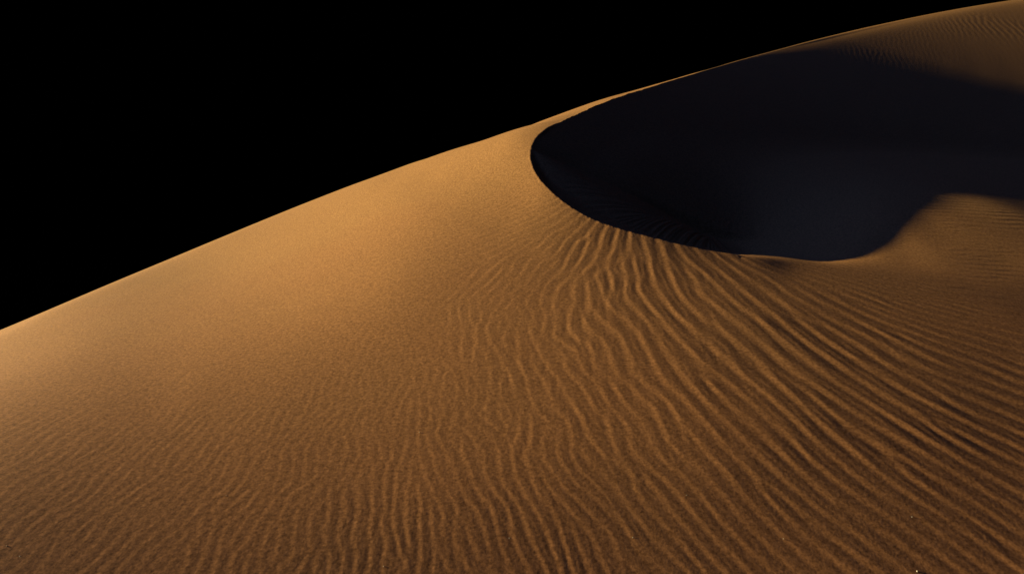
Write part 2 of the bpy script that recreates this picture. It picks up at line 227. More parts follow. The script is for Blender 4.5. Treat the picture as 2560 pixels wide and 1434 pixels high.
 [-935,-911,-883,-853,-820,-784,-744,-702,-656,-607,-555,-499,-440,-377,-309,-238,-161,-82,7,97,200,300,405,514,626,741,858,974,1089,1199,1303,1405,1502,1593,1679,1760,1839,1914,1982,2053,2116,2190,2255,2336,2409,2504,2603,2714,2839,2950,3052,3122,3181,3204,3211,3188,3151,3098,3034,2962,2882,2798,2708,2617,2522,2426,2328,2229,2129,2028,1926,1823,1720,1615,1509,1402,1292,1181,1067],
 [-1057,-1034,-1008,-980,-948,-913,-875,-834,-790,-742,-692,-637,-580,-519,-454,-384,-312,-233,-152,-62,27,133,241,348,458,572,686,802,915,1027,1136,1238,1334,1425,1511,1591,1666,1736,1808,1873,1945,2009,2085,2153,2239,2322,2421,2530,2660,2794,2902,3004,3063,3118,3133,3131,3108,3072,3022,2960,2893,2817,2738,2653,2566,2476,2384,2289,2194,2097,1999,1900,1800,1699,1596,1492,1386,1278,1167],
 [-1174,-1153,-1128,-1101,-1070,-1037,-1000,-961,-918,-872,-823,-771,-715,-657,-593,-528,-457,-384,-304,-223,-132,-42,61,173,286,399,514,627,741,851,957,1059,1156,1246,1332,1412,1488,1561,1630,1702,1767,1842,1909,1989,2066,2157,2253,2363,2481,2619,2759,2864,2968,3015,3046,3057,3052,3026,2988,2941,2882,2819,2747,2672,2592,2509,2422,2334,2244,2152,2058,1964,1867,1770,1671,1570,1468,1363,1256],
 [-1285,-1266,-1243,-1217,-1188,-1155,-1120,-1082,-1041,-996,-949,-898,-845,-787,-728,-663,-597,-524,-451,-370,-288,-196,-101,3,115,229,340,454,565,673,779,879,975,1065,1151,1232,1310,1383,1456,1526,1600,1668,1747,1820,1906,1993,2093,2199,2320,2446,2583,2723,2816,2902,2940,2973,2974,2965,2941,2901,2857,2800,2740,2672,2601,2524,2445,2363,2278,2191,2103,2013,1921,1828,1733,1637,1538,1438,1335],
 [-1392,-1374,-1352,-1327,-1299,-1268,-1234,-1197,-1157,-1114,-1068,-1019,-967,-912,-853,-792,-726,-658,-584,-509,-426,-341,-249,-151,-49,61,174,285,394,500,603,703,798,888,974,1056,1134,1210,1281,1353,1421,1499,1572,1657,1743,1839,1937,2046,2159,2283,2415,2545,2678,2766,2851,2877,2894,2891,2873,2851,2812,2769,2716,2658,2593,2525,2452,2376,2297,2216,2133,2048,1961,1873,1783,1691,1597,1501,1402],
 [-1493,-1476,-1455,-1432,-1405,-1375,-1342,-1306,-1267,-1226,-1181,-1133,-1082,-1028,-972,-911,-848,-780,-710,-634,-557,-472,-384,-291,-192,-90,15,122,229,335,437,535,630,720,806,888,968,1043,1117,1190,1267,1340,1424,1505,1596,1689,1790,1894,2007,2123,2241,2371,2500,2631,2711,2787,2805,2806,2804,2781,2760,2722,2680,2628,2572,2510,2444,2374,2302,2226,2149,2069,1988,1904,1819,1732,1643,1552,1458],
 [-1589,-1573,-1553,-1530,-1504,-1476,-1444,-1409,-1371,-1330,-1286,-1240,-1190,-1137,-1081,-1023,-960,-895,-824,-752,-674,-593,-507,-417,-323,-225,-124,-22,80,182,282,379,473,563,650,733,812,891,967,1044,1120,1202,1281,1369,1457,1552,1649,1753,1860,1973,2091,2211,2340,2452,2570,2647,2713,2728,2715,2718,2694,2667,2628,2585,2535,2480,2420,2358,2292,2223,2151,2078,2002,1924,1844,1762,1678,1592,1503],
 [-1679,-1663,-1645,-1623,-1598,-1570,-1539,-1505,-1468,-1428,-1385,-1339,-1290,-1238,-1183,-1125,-1064,-998,-931,-858,-783,-703,-620,-532,-441,-347,-251,-152,-54,44,141,237,329,419,505,589,671,750,830,908,989,1068,1154,1238,1329,1421,1519,1619,1724,1833,1943,2059,2168,2295,2406,2509,2573,2627,2648,2630,2618,2592,2563,2525,2483,2435,2383,2327,2268,2206,2141,2073,2003,1931,1856,1780,1701,1620,1537],
 [-1763,-1748,-1731,-1710,-1685,-1658,-1628,-1595,-1558,-1519,-1476,-1431,-1383,-1332,-1277,-1220,-1159,-1096,-1028,-957,-882,-805,-723,-638,-550,-459,-366,-271,-176,-81,14,107,198,287,374,458,541,623,703,785,865,949,1032,1120,1208,1301,1395,1494,1595,1698,1805,1909,2023,2125,2235,2331,2418,2472,2502,2520,2512,2501,2478,2450,2415,2376,2332,2284,2232,2177,2119,2057,1994,1927,1859,1788,1714,1639,1562],
 [-1841,-1828,-1811,-1791,-1767,-1740,-1711,-1678,-1642,-1603,-1562,-1517,-1469,-1418,-1365,-1308,-1248,-1184,-1118,-1048,-975,-898,-818,-735,-649,-561,-471,-379,-287,-194,-102,-11,79,167,254,339,423,505,588,669,753,835,922,1007,1097,1187,1280,1375,1472,1572,1671,1774,1871,1975,2066,2161,2239,2306,2354,2377,2390,2387,2377,2358,2334,2304,2269,2229,2185,2137,2086,2032,1974,1914,1851,1786,1718,1648,1576],
 [-1915,-1902,-1885,-1866,-1843,-1817,-1788,-1755,-1720,-1682,-1640,-1596,-1549,-1499,-1445,-1389,-1329,-1267,-1200,-1132,-1059,-984,-905,-824,-741,-655,-567,-478,-388,-298,-207,-118,-29,59,145,231,315,399,481,565,647,733,817,904,991,1081,1172,1264,1358,1452,1548,1640,1737,1824,1916,1995,2076,2147,2196,2233,2252,2263,2263,2257,2243,2223,2196,2165,2129,2089,2045,1998,1946,1892,1835,1776,1714,1650,1583],
 [-1983,-1971,-1955,-1936,-1913,-1888,-1859,-1827,-1792,-1754,-1713,-1669,-1622,-1572,-1520,-1463,-1404,-1342,-1277,-1208,-1138,-1063,-986,-907,-825,-741,-655,-568,-480,-391,-303,-215,-127,-40,46,132,216,300,385,468,552,636,722,807,895,982,1071,1161,1251,1341,1430,1521,1605,1692,1770,1849,1916,1979,2039,2082,2112,2133,2146,2149,2146,2135,2119,2096,2068,2035,1998,1957,1912,1864,1813,1759,1703,1644,1583],
 [-2046,-2034,-2019,-2000,-1978,-1953,-1925,-1893,-1859,-1821,-1781,-1737,-1690,-1641,-1588,-1532,-1473,-1412,-1347,-1280,-1209,-1136,-1060,-982,-902,-819,-735,-650,-564,-477,-390,-303,-216,-129,-43,42,127,211,295,380,463,548,633,719,804,891,978,1065,1152,1238,1325,1407,1491,1567,1644,1711,1775,1831,1880,1931,1974,2008,2030,2044,2049,2048,2039,2024,2003,1978,1947,1913,1874,1831,1786,1737,1686,1632,1576],
 [-2105,-2094,-2079,-2060,-2039,-2014,-1986,-1955,-1920,-1883,-1843,-1799,-1753,-1703,-1651,-1596,-1538,-1476,-1412,-1345,-1276,-1203,-1129,-1052,-973,-891,-809,-725,-640,-555,-469,-382,-296,-210,-125,-40,45,130,214,298,383,467,552,636,722,807,892,977,1061,1146,1227,1309,1385,1461,1530,1597,1657,1713,1767,1815,1859,1896,1925,1945,1958,1963,1961,1953,1939,1919,1895,1866,1833,1795,1755,1711,1665,1616,1566],
 [-2159,-2148,-2134,-2116,-2094,-2070,-2042,-2011,-1977,-1940,-1900,-1857,-1810,-1761,-1709,-1654,-1596,-1536,-1472,-1406,-1337,-1265,-1191,-1116,-1037,-958,-876,-794,-710,-625,-540,-455,-369,-284,-199,-114,-29,56,140,225,309,394,477,562,646,730,814,897,980,1061,1142,1218,1295,1365,1435,1499,1560,1617,1669,1719,1762,1801,1832,1856,1873,1884,1887,1884,1876,1862,1842,1818,1790,1758,1722,1683,1641,1597,1551],
 [-2210,-2199,-2184,-2167,-2146,-2121,-2094,-2063,-2030,-1993,-1953,-1910,-1864,-1815,-1763,-1708,-1651,-1590,-1527,-1461,-1393,-1322,-1249,-1174,-1097,-1018,-938,-856,-773,-690,-605,-521,-436,-351,-266,-181,-96,-12,73,157,242,326,410,494,578,661,743,825,906,986,1064,1141,1213,1285,1351,1416,1476,1533,1586,1634,1679,1718,1751,1777,1798,1811,1819,1820,1816,1806,1791,1772,1748,1720,1688,1654,1616,1576,1534],
 [-2256,-2245,-2231,-2214,-2193,-2169,-2142,-2111,-2078,-2041,-2001,-1959,-1913,-1864,-1812,-1758,-1700,-1641,-1578,-1513,-1445,-1375,-1302,-1228,-1151,-1073,-994,-913,-831,-748,-665,-580,-496,-411,-327,-242,-157,-72,12,97,180,265,348,432,515,598,680,761,841,919,996,1070,1143,1212,1280,1343,1403,1460,1513,1562,1606,1645,1679,1708,1730,1746,1756,1761,1760,1754,1742,1727,1706,1682,1654,1623,1590,1553,1515],
 [-2299,-2288,-2275,-2257,-2237,-2213,-2186,-2156,-2122,-2086,-2046,-2003,-1958,-1909,-1858,-1804,-1747,-1687,-1625,-1560,-1492,-1423,-1351,-1277,-1201,-1124,-1045,-965,-884,-801,-718,-635,-551,-466,-382,-297,-212,-128,-43,41,125,209,293,376,459,541,622,702,781,859,935,1009,1080,1150,1216,1279,1339,1396,1449,1497,1542,1581,1616,1645,1669,1687,1699,1706,1708,1705,1697,1684,1667,1646,1621,1594,1563,1530,1495],
 [-2338,-2328,-2315,-2298,-2277,-2254,-2227,-2196,-2163,-2127,-2087,-2045,-1999,-1951,-1900,-1846,-1789,-1730,-1667,-1603,-1536,-1467,-1396,-1322,-1247,-1170,-1092,-1012,-932,-850,-767,-684,-600,-516,-432,-347,-263,-178,-94,-9,74,159,242,325,407,489,570,650,729,805,881,954,1026,1094,1160,1222,1282,1339,1391,1440,1484,1524,1559,1589,1614,1634,1648,1657,1660,1659,1654,1643,1629,1611,1589,1564,1537,1507,1475],
 [-2375,-2365,-2351,-2335,-2314,-2291,-2264,-2234,-2201,-2165,-2125,-2083,-2038,-1990,-1939,-1885,-1828,-1769,-1707,-1643,-1576,-1507,-1437,-1364,-1289,-1213,-1135,-1056,-975,-894,-812,-729,-646,-562,-477,-393,-309,-224,-139,-55,29,113,196,279,361,443,523,603,681,758,832,906,976,1044,1110,1173,1232,1288,1340,1389,1433,1473,1509,1539,1565,1585,1601,1611,1617,1618,1614,1606,1594,1578,1558,1536,1511,1484,1454],
 [-2409,-2399,-2385,-2369,-2349,-2325,-2299,-2269,-2236,-2200,-2161,-2118,-2073,-2025,-1974,-1920,-1864,-1805,-1743,-1680,-1613,-1545,-1474,-1402,-1328,-1252,-1174,-1095,-1015,-934,-852,-770,-687,-603,-519,-435,-350,-266,-181,-97,-13,71,154,237,319,401,481,560,638,714,789,861,932,999,1065,1127,1187,1243,1295,1343,1388,1428,1464,1495,1521,1542,1559,1570,1577,1579,1577,1571,1560,1546,1529,1509,1486,1461,1434],
 [-2440,-2430,-2417,-2400,-2380,-2357,-2331,-2301,-2268,-2232,-2193,-2151,-2106,-2058,-2007,-1953,-1897,-1838,-1777,-1713,-1647,-1579,-1509,-1437,-1363,-1287,-1210,-1132,-1052,-971,-890,-807,-724,-641,-557,-472,-388,-304,-219,-135,-51,33,116,199,281,362,442,522,599,675,749,822,892,960,1025,1087,1146,1202,1254,1302,1347,1387,1423,1454,1481,1503,1520,1533,1541,1544,1543,1538,1530,1517,1502,1483,1462,1438,1413],
 [-2469,-2459,-2446,-2430,-2410,-2387,-2360,-2331,-2298,-2262,-2223,-2181,-2136,-2088,-2037,-1984,-1928,-1869,-1808,-1745,-1679,-1611,-1541,-1469,-1395,-1320,-1243,-1165,-1085,-1005,-923,-841,-758,-675,-591,-507,-422,-338,-254,-169,-85,-1,82,164,246,328,408,486,564,640,714,786,856,923,989,1051,1110,1165,1217,1266,1310,1351,1387,1418,1445,1468,1486,1499,1508,1512,1512,1509,1501,1490,1476,1458,1439,1417,1393],
 [-2496,-2486,-2473,-2457,-2437,-2414,-2388,-2358,-2325,-2289,-2251,-2209,-2164,-2116,-2066,-2012,-1956,-1898,-1837,-1773,-1708,-1640,-1570,-1499,-1425,-1350,-1273,-1195,-1116,-1036,-954,-872,-790,-706,-622,-538,-454,-370,-285,-201,-117,-33,50,133,215,296,376,454,532,608,682,754,823,891,956,1018,1077,1132,1184,1233,1277,1318,1354,1386,1413,1436,1454,1468,1478,1483,1484,1481,1475,1464,1451,1435,1416,1396,1373],
 [-2521,-2511,-2498,-2482,-2462,-2439,-2413,-2383,-2351,-2315,-2276,-2234,-2190,-2142,-2091,-2038,-1982,-1924,-1863,-1800,-1735,-1667,-1597,-1526,-1453,-1378,-1301,-1223,-1144,-1064,-983,-901,-818,-735,-651,-567,-483,-399,-314,-230,-146,-62,21,104,185,267,346,425,503,578,652,724,794,861,926,988,1047,1102,1154,1203,1247,1288,1324,1356,1384,1407,1426,1441,1451,1456,1458,1456,1450,1441,1428,1413,1395,1375,1354],
 [-2544,-2534,-2522,-2505,-2486,-2463,-2436,-2407,-2374,-2339,-2300,-2258,-2213,-2166,-2116,-2062,-2007,-1949,-1888,-1825,-1759,-1692,-1623,-1551,-1478,-1403,-1327,-1249,-1170,-1090,-1009,-927,-845,-762,-678,-594,-510,-425,-341,-257,-173,-89,-6,77,159,240,320,398,475,551,625,697,766,834,898,961,1019,1075,1127,1175,1220,1261,1297,1330,1358,1381,1400,1415,1426,1432,1434,1433,1427,1419,1407,1392,1375,1356,1335],
 [-2565,-2556,-2543,-2527,-2507,-2484,-2458,-2429,-2396,-2361,-2322,-2280,-2236,-2188,-2138,-2085,-2029,-1971,-1911,-1848,-1782,-1715,-1646,-1575,-1502,-1427,-1351,-1273,-1194,-1114,-1033,-952,-869,-786,-702,-618,-534,-450,-366,-281,-197,-114,-31,52,134,215,295,373,451,526,600,672,742,809,873,935,994,1050,1102,1150,1195,1236,1273,1305,1333,1357,1377,1392,1403,1410,1412,1411,1407,1398,1387,1373,1356,1337,1317]]
FLOOR = [[-554,-414,-279,-151,-28,89,200,305,404,496,581,660,732,797,856,907,951,989,1019,1043,1059,1068,1070,1065,1053,1034,1008,975,936,889,836,777,711,639,560,476,385,289,187,80,-32,-149,-271,-397,-529,-663,-803,-945,-1091,-1240,-1392,-1547,-1705,-1864,-2026,-2190,-2356,-2522,-2691,-2860,-3031,-3202,-3375,-3547,-3721,-3894,-4068,-4241,-4415,-4588,-4762,-4934,-5106,-5277,-5448,-5617,-5785,-5952,-6118],
 [-198,-58,76,205,328,445,556,660,759,850,936,1015,1086,1152,1210,1261,1306,1343,1373,1396,1412,1421,1423,1418,1406,1387,1361,1328,1288,1241,1188,1128,1062,989,911,826,735,638,537,429,317,199,77,-50,-180,-316,-455,-598,-743,-893,-1045,-1200,-1357,-1517,-1679,-1843,-2007,-2175,-2342,-2512,-2682,-2853,-3024,-3197,-3369,-3542,-3715,-3889,-4061,-4234,-4407,-4579,-4750,-4921,-5091,-5260,-5428,-5595,-5761],
 [132,272,406,535,658,774,885,990,1088,1180,1265,1344,1416,1481,1539,1590,1634,1672,1702,1725,1741,1750,1751,1746,1734,1714,1688,1655,1615,1568,1514,1454,1388,1315,1236,1151,1060,963,861,754,640,523,400,274,142,7,-133,-275,-422,-570,-723,-878,-1036,-1195,-1357,-1520,-1685,-1851,-2019,-2188,-2358,-2528,-2700,-2871,-3043,-3216,-3388,-3561,-3733,-3906,-4078,-4249,-4420,-4591,-4760,-4929,-5097,-5263,-5429],
 [438,578,712,841,964,1081,1191,1296,1394,1486,1571,1649,1721,1786,1844,1895,1939,1977,2007,2030,2045,2054,2056,2050,2038,2018,1992,1958,1918,1871,1817,1757,1690,1617,1538,1453,1362,1264,1162,1054,941,823,701,573,442,306,167,24,-122,-272,-424,-579,-736,-896,-1057,-1221,-1385,-1552,-1719,-1888,-2057,-2227,-2398,-2569,-2740,-2913,-3084,-3257,-3428,-3600,-3772,-3943,-4114,-4284,-4453,-4621,-4789,-4955,-5120],
 [722,862,997,1125,1248,1365,1475,1580,1678,1770,1855,1933,2005,2070,2128,2179,2223,2260,2290,2313,2328,2337,2338,2333,2320,2301,2274,2240,2200,2153,2099,2038,1971,1898,1819,1733,1642,1545,1442,1334,1220,1102,979,852,720,584,444,302,155,6,-147,-302,-460,-618,-780,-943,-1108,-1273,-1441,-1609,-1778,-1947,-2118,-2288,-2460,-2631,-2802,-2974,-3145,-3316,-3488,-3658,-3828,-3998,-4167,-4335,-4502,-4668,-4833],
 [987,1126,1261,1389,1512,1629,1739,1844,1942,2033,2118,2197,2268,2333,2391,2442,2486,2523,2553,2575,2591,2600,2601,2595,2583,2563,2536,2502,2462,2414,2360,2300,2233,2159,2079,1993,1902,1804,1702,1593,1480,1361,1238,1110,978,842,702,558,412,262,110,-45,-202,-362,-523,-686,-850,-1016,-1182,-1350,-1519,-1688,-1858,-2028,-2198,-2369,-2540,-2711,-2882,-3053,-3223,-3393,-3563,-3732,-3900,-4068,-4235,-4400,-4565],
 [1232,1372,1506,1634,1757,1874,1984,2089,2186,2278,2363,2441,2513,2578,2635,2686,2730,2767,2797,2820,2835,2844,2845,2839,2826,2806,2779,2746,2705,2657,2603,2542,2475,2402,2321,2236,2144,2046,1943,1834,1720,1602,1478,1350,1217,1081,941,798,650,501,348,193,36,-123,-285,-447,-612,-777,-943,-1110,-1279,-1447,-1616,-1786,-1956,-2126,-2296,-2466,-2637,-2807,-2977,-3146,-3315,-3484,-3652,-3819,-3985,-4151,-4315],
 [1460,1599,1733,1862,1985,2101,2212,2316,2414,2505,2590,2669,2740,2805,2863,2913,2957,2994,3024,3046,3062,3070,3072,3066,3053,3033,3006,2972,2931,2883,2829,2768,2701,2627,2547,2460,2368,2270,2167,2058,1944,1825,1701,1572,1440,1303,1163,1019,872,722,569,414,257,97,-64,-227,-390,-555,-721,-888,-1055,-1224,-1392,-1561,-1730,-1900,-2069,-2239,-2408,-2578,-2747,-2916,-3084,-3252,-3420,-3587,-3752,-3917,-4081],
 [1671,1811,1945,2073,2196,2313,2423,2527,2625,2717,2801,2880,2951,3016,3073,3124,3168,3205,3235,3257,3273,3281,3282,3276,3263,3243,3216,3182,3141,3094,3039,2978,2910,2836,2756,2670,2577,2479,2375,2266,2151,2032,1908,1779,1646,1510,1368,1225,1077,927,774,619,461,302,141,-21,-185,-350,-515,-681,-849,-1016,-1184,-1352,-1521,-1689,-1858,-2027,-2196,-2364,-2533,-2701,-2869,-3036,-3203,-3369,-3535,-3699,-3862],
 [1868,2007,2141,2270,2392,2509,2619,2723,2821,2913,2998,3076,3147,3212,3269,3320,3364,3401,3430,3453,3468,3477,3478,3472,3459,3439,3412,3378,3337,3289,3234,3173,3105,3031,2951,2864,2772,2673,2569,2459,2345,2225,2101,1971,1838,1700,1560,1415,1268,1116,964,808,651,491,331,168,5,-160,-324,-490,-656,-823,-990,-1158,-1325,-1493,-1661,-1829,-1997,-2165,-2332,-2500,-2667,-2834,-3000,-3165,-3330,-3494,-3657],
 [2050,2190,2324,2452,2575,2691,2802,2906,3004,3095,3180,3258,3329,3394,3452,3502,3546,3583,3613,3635,3651,3659,3660,3654,3641,3621,3594,3560,3519,3471,3416,3355,3287,3213,3132,3045,2952,2854,2749,2640,2524,2404,2279,2150,2016,1878,1736,1592,1443,1293,1139,984,826,667,506,344,181,17,-148,-312,-478,-644,-810,-977,-1144,-1310,-1477,-1644,-1811,-1978,-2145,-2311,-2478,-2644,-2809,-2974,-3139,-3302,-3465],
 [2220,2360,2494,2622,2744,2861,2971,3075,3173,3264,3349,3427,3498,3563,3621,3672,3715,3752,3782,3804,3820,3828,3829,3823,3810,3790,3763,3729,3688,3640,3585,3524,3456,3381,3301,3214,3121,3022,2917,2807,2692,2571,2446,2315,2182,2043,1901,1755,1608,1455,1302,1146,989,829,669,506,344,181,17,-148,-312,-478,-643,-808,-974,-1140,-1305,-1471,-1637,-1803,-1969,-2135,-2300,-2465,-2630,-2795,-2958,-3121,-3283],
 [2378,2517,2651,2779,2902,3018,3128,3232,3330,3421,3506,3584,3656,3720,3778,3829,3872,3909,3939,3962,3977,3985,3987,3981,3968,3948,3921,3886,3845,3797,3743,3681,3613,3539,3458,3371,3277,3178,3073,2963,2847,2726,2600,2470,2335,2197,2054,1908,1759,1608,1453,1297,1138,980,819,658,495,333,169,6,-159,-322,-487,-651,-816,-980,-1145,-1309,-1474,-1639,-1804,-1968,-2133,-2297,-2462,-2625,-2788,-2951,-3112],
 [2524,2664,2797,2926,3048,3164,3274,3378,3476,3567,3652,3730,3802,3866,3924,3975,4018,4055,4085,4108,4123,4132,4133,4127,4114,4094,4067,4033,3992,3944,3889,3828,3760,3685,3604,3517,3423,3324,3219,3108,2992,2871,2745,2613,2479,2339,2196,2049,1900,1747,1593,1436,1279,1118,959,797,636,473,311,148,-15,-178,-341,-504,-667,-831,-994,-1157,-1320,-1484,-1648,-1812,-1975,-2139,-2302,-2465,-2628,-2790,-2950],
 [2660,2800,2933,3061,3184,3300,3410,3514,3612,3703,3788,3866,3937,4002,4059,4110,4154,4191,4221,4243,4259,4268,4269,4263,4250,4230,4203,4169,4128,4080,4025,3964,3896,3821,3740,3653,3559,3460,3354,3244,3127,3006,2879,2748,2611,2472,2328,2181,2030,1878,1722,1566,1407,1248,1087,927,765,604,442,280,118,-43,-205,-366,-528,-690,-852,-1014,-1176,-1338,-1501,-1663,-1826,-1989,-2151,-2314,-2476,-2637,-2797],
 [2787,2926,3060,3188,3310,3426,3536,3640,3738,3829,3913,3992,4063,4128,4185,4236,4280,4317,4347,4370,4385,4394,4395,4389,4377,4357,4330,4296,4255,4207,4152,4091,4023,3948,3867,3780,3686,3586,3481,3370,3253,3131,3005,2872,2737,2595,2452,2303,2153,1998,1843,1685,1527,1367,1207,1046,886,725,564,403,243,83,-77,-238,-398,-558,-718,-879,-1039,-1200,-1361,-1523,-1685,-1846,-2008,-2170,-2331,-2492,-2652],
 [2904,3043,3177,3305,3427,3543,3653,3757,3854,3946,4030,4108,4180,4244,4302,4353,4397,4434,4464,4487,4502,4511,4512,4507,4494,4474,4447,4414,4373,4325,4270,4209,4141,4066,3985,3898,3804,3705,3599,3488,3370,3249,3121,2989,2852,2712,2565,2418,2265,2112,1954,1797,1637,1478,1317,1158,997,838,678,519,360,201,42,-116,-275,-433,-592,-750,-910,-1069,-1229,-1389,-1550,-1711,-1872,-2033,-2193,-2354,-2513],
 [3013,3152,3286,3413,3535,3651,3761,3865,3963,4054,4138,4216,4288,4352,4410,4461,4505,4542,4572,4595,4611,4620,4621,4616,4603,4583,4557,4523,4482,4434,4380,4319,4251,4176,4095,4007,3914,3814,3709,3597,3481,3358,3231,3098,2961,2819,2674,2523,2372,2215,2059,1899,1741,1580,1421,1261,1103,943,785,627,469,312,155,-2,-158,-315,-471,-629,-786,-944,-1103,-1262,-1421,-1582,-1742,-1902,-2062,-2222,-2381],
 [3114,3253,3386,3514,3636,3752,3862,3966,4063,4154,4239,4317,4388,4453,4511,4562,4606,4643,4673,4696,4712,4720,4722,4717,4704,4685,4658,4624,4583,4536,4481,4420,4352,4278,4197,4109,4016,3916,3810,3699,3582,3460,3332,3200,3062,2921,2773,2624,2469,2314,2155,1997,1836,1677,1517,1359,1200,1043,885,729,573,417,262,107,-48,-202,-357,-512,-668,-825,-982,-1140,-1299,-1458,-1617,-1777,-1937,-2096,-2255],
 [3208,3347,3480,3608,3729,3845,3955,4059,4156,4247,4332,4410,4481,4546,4603,4654,4698,4736,4766,4789,4805,4814,4815,4810,4798,4778,4751,4718,4677,4630,4575,4514,4446,4372,4291,4203,4110,4010,3905,3793,3677,3555,3428,3295,3158,3015,2870,2717,2564,2405,2247,2085,1927,1766,1608,1449,1294,1136,981,826,672,517,364,211,59,-94,-247,-401,-555,-710,-866,-1023,-1181,-1339,-1498,-1658,-1817,-1976,-2135],
 [3295,3433,3567,3694,3816,3931,4041,4145,4242,4333,4417,4495,4567,4631,4689,4740,4784,4821,4852,4875,4891,4900,4902,4896,4884,4864,4838,4804,4764,4716,4662,4601,4533,4458,4377,4290,4196,4097,3991,3881,3764,3643,3515,3384,3246,3106,2957,2808,2650,2494,2331,2172,2010,1852,1693,1538,1382,1228,1073,920,766,614,462,312,160,10,-141,-292,-446,-599,-754,-910,-1068,-1226,-1384,-1543,-1703,-1862,-2020],
 [3375,3514,3647,3774,3896,4011,4121,4224,4321,4412,4497,4575,4646,4711,4768,4819,4864,4901,4931,4954,4970,4979,4981,4976,4964,4944,4918,4884,4843,4796,4741,4680,4612,4537,4456,4368,4275,4175,4070,3959,3844,3722,3597,3465,3331,3188,3044,2891,2737,2574,2415,2250,2092,1932,1778,1623,1471,1316,1164,1011,859,708,558,408,260,110,-38,-189,-339,-493,-647,-803,-959,-1117,-1276,-1435,-1594,-1753,-1912],
 [3450,3588,3721,3848,3969,4085,4194,4298,4395,4486,4570,4648,4719,4784,4841,4892,4937,4974,5004,5027,5043,5052,5054,5049,5037,5017,4991,4957,4916,4869,4814,4752,4684,4609,4527,4439,4345,4245,4139,4029,3912,3793,3667,3539,3404,3268,3122,2975,2816,2658,2491,2330,2168,2015,1861,1712,1559,1409,1256,1103,952,801,651,503,356,209,61,-86,-237,-389,-543,-699,-856,-1014,-1173,-1332,-1491,-1650,-1809],
 [3519,3657,3789,3916,4037,4153,4262,4365,4462,4553,4637,4715,4786,4851,4909,4959,5004,5041,5071,5094,5110,5120,5121,5116,5104,5084,5058,5024,4983,4935,4880,4818,4749,4673,4591,4502,4407,4306,4199,4087,3972,3851,3728,3600,3471,3335,3198,3050,2899,2734,2573,2406,2249,2097,1954,1806,1659,1505,1353,1198,1044,893,744,596,451,305,160,12,-137,-290,-444,-600,-758,-916,-1075,-1235,-1394,-1554,-1713],
 [3582,3720,3852,3979,4100,4215,4324,4427,4524,4615,4699,4777,4848,4912,4970,5021,5065,5102,5133,5156,5172,5181,5183,5178,5166,5146,5119,5085,5044,4996,4940,4878,4808,4731,4647,4557,4460,4357,4248,4135,4016,3895,3770,3646,3518,3393,3258,3124,2973,2818,2649,2495,2341,2201,2060,1917,1764,1615,1456,1295,1141,988,837,689,542,399,254,108,-42,-194,-350,-508,-666,-826,-986,-1146,-1306,-1465,-1624],
 [3641,3778,3910,4037,4158,4273,4382,4484,4581,4672,4756,4833,4904,4969,5026,5077,5121,5159,5189,5212,5228,5237,5239,5234,5222,5202,5175,5141,5100,5051,4995,4932,4861,4783,4698,4606,4506,4400,4288,4169,4047,3919,3792,3662,3538,3415,3303,3179,3049,2886,2724,2579,2452,2316,2178,2032,1885,1726,1569,1406,1244,1086,931,777,633,490,347,199,49,-107,-264,-424,-583,-744,-905,-1065,-1225,-1385,-1544],
 [3694,3832,3963,4090,4210,4325,4434,4537,4633,4723,4807,4885,4956,5020,5078,5129,5173,5210,5240,5263,5280,5289,5291,5286,5273,5254,5227,5193,5151,5102,5045,4982,4910,4831,4744,4650,4547,4437,4319,4195,4062,3926,3784,3647,3509,3383,3265,3181,3105,2984,2792,2670,2542,2410,2268,2127,1976,1830,1667,1503,1338,1176,1020,869,720,575,429,284,128,-30,-190,-350,-511,-672,-834,-994,-1155,-1314,-1473],
 [3744,3881,4012,4138,4258,4373,4482,4584,4680,4771,4854,4932,5003,5067,5124,5175,5219,5256,5287,5310,5326,5335,5338,5332,5320,5301,5274,5239,5198,5149,5092,5028,4955,4875,4787,4691,4586,4472,4350,4217,4076,3923,3764,3595,3433,3277,3135,2986,2936,2885,2809,2680,2562,2439,2313,2176,2037,1885,1729,1562,1400,1244,1090,940,793,645,498,344,191,32,-128,-289,-450,-612,-773,-934,-1094,-1253,-1412],
 [3789,3925,4057,4182,4302,4417,4525,4627,4723,4813,4897,4974,5045,5109,5166,5217,5261,5298,5329,5352,5368,5378,5380,5375,5363,5343,5316,5282,5241,5192,5135,5071,4998,4918,4829,4732,4626,4510,4384,4248,4097,3935,3754,3558,3336,3114,2911,2758,2630,2578,2513,2414,2435,2343,2238,2129,2008,1885,1732,1583,1435,1284,1138,992,846,699,547,394,237,80,-80,-241,-402,-563,-724,-885,-1044,-1203,-1361],
 [3830,3966,4097,4222,4342,4456,4564,4666,4762,4852,4935,5012,5083,5147,5204,5255,5299,5336,5366,5390,5406,5416,5418,5413,5401,5382,5355,5321,5280,5231,5175,5111,5040,4960,4872,4775,4669,4554,4429,4291,4142,3976,3795,3587,3357,3076,2792,2510,2422,2399,2389,2408,2372,2373,2232,2132,1998,1856,1730,1597,1457,1318,1173,1029,883,733,583,428,272,114,-45,-205,-366,-526,-687,-846,-1005,-1163,-1320],
 [3867,4003,4133,4259,4378,4492,4599,4701,4797,4886,4969,5046,5117,5181,5238,5289,5333,5370,5400,5423,5440,5449,5452,5447,5435,5416,5390,5357,5316,5268,5212,5149,5078,5000,4913,4818,4715,4603,4480,4349,4205,4051,3880,3697,3488,3263,2931,2687,2521,2459,2444,2421,2442,2386,2353,2187,2056,1913,1767,1628,1493,1347,1204,1056,907,757,605,451,294,138,-21,-180,-340,-500,-659,-818,-976,-1134,-1290],
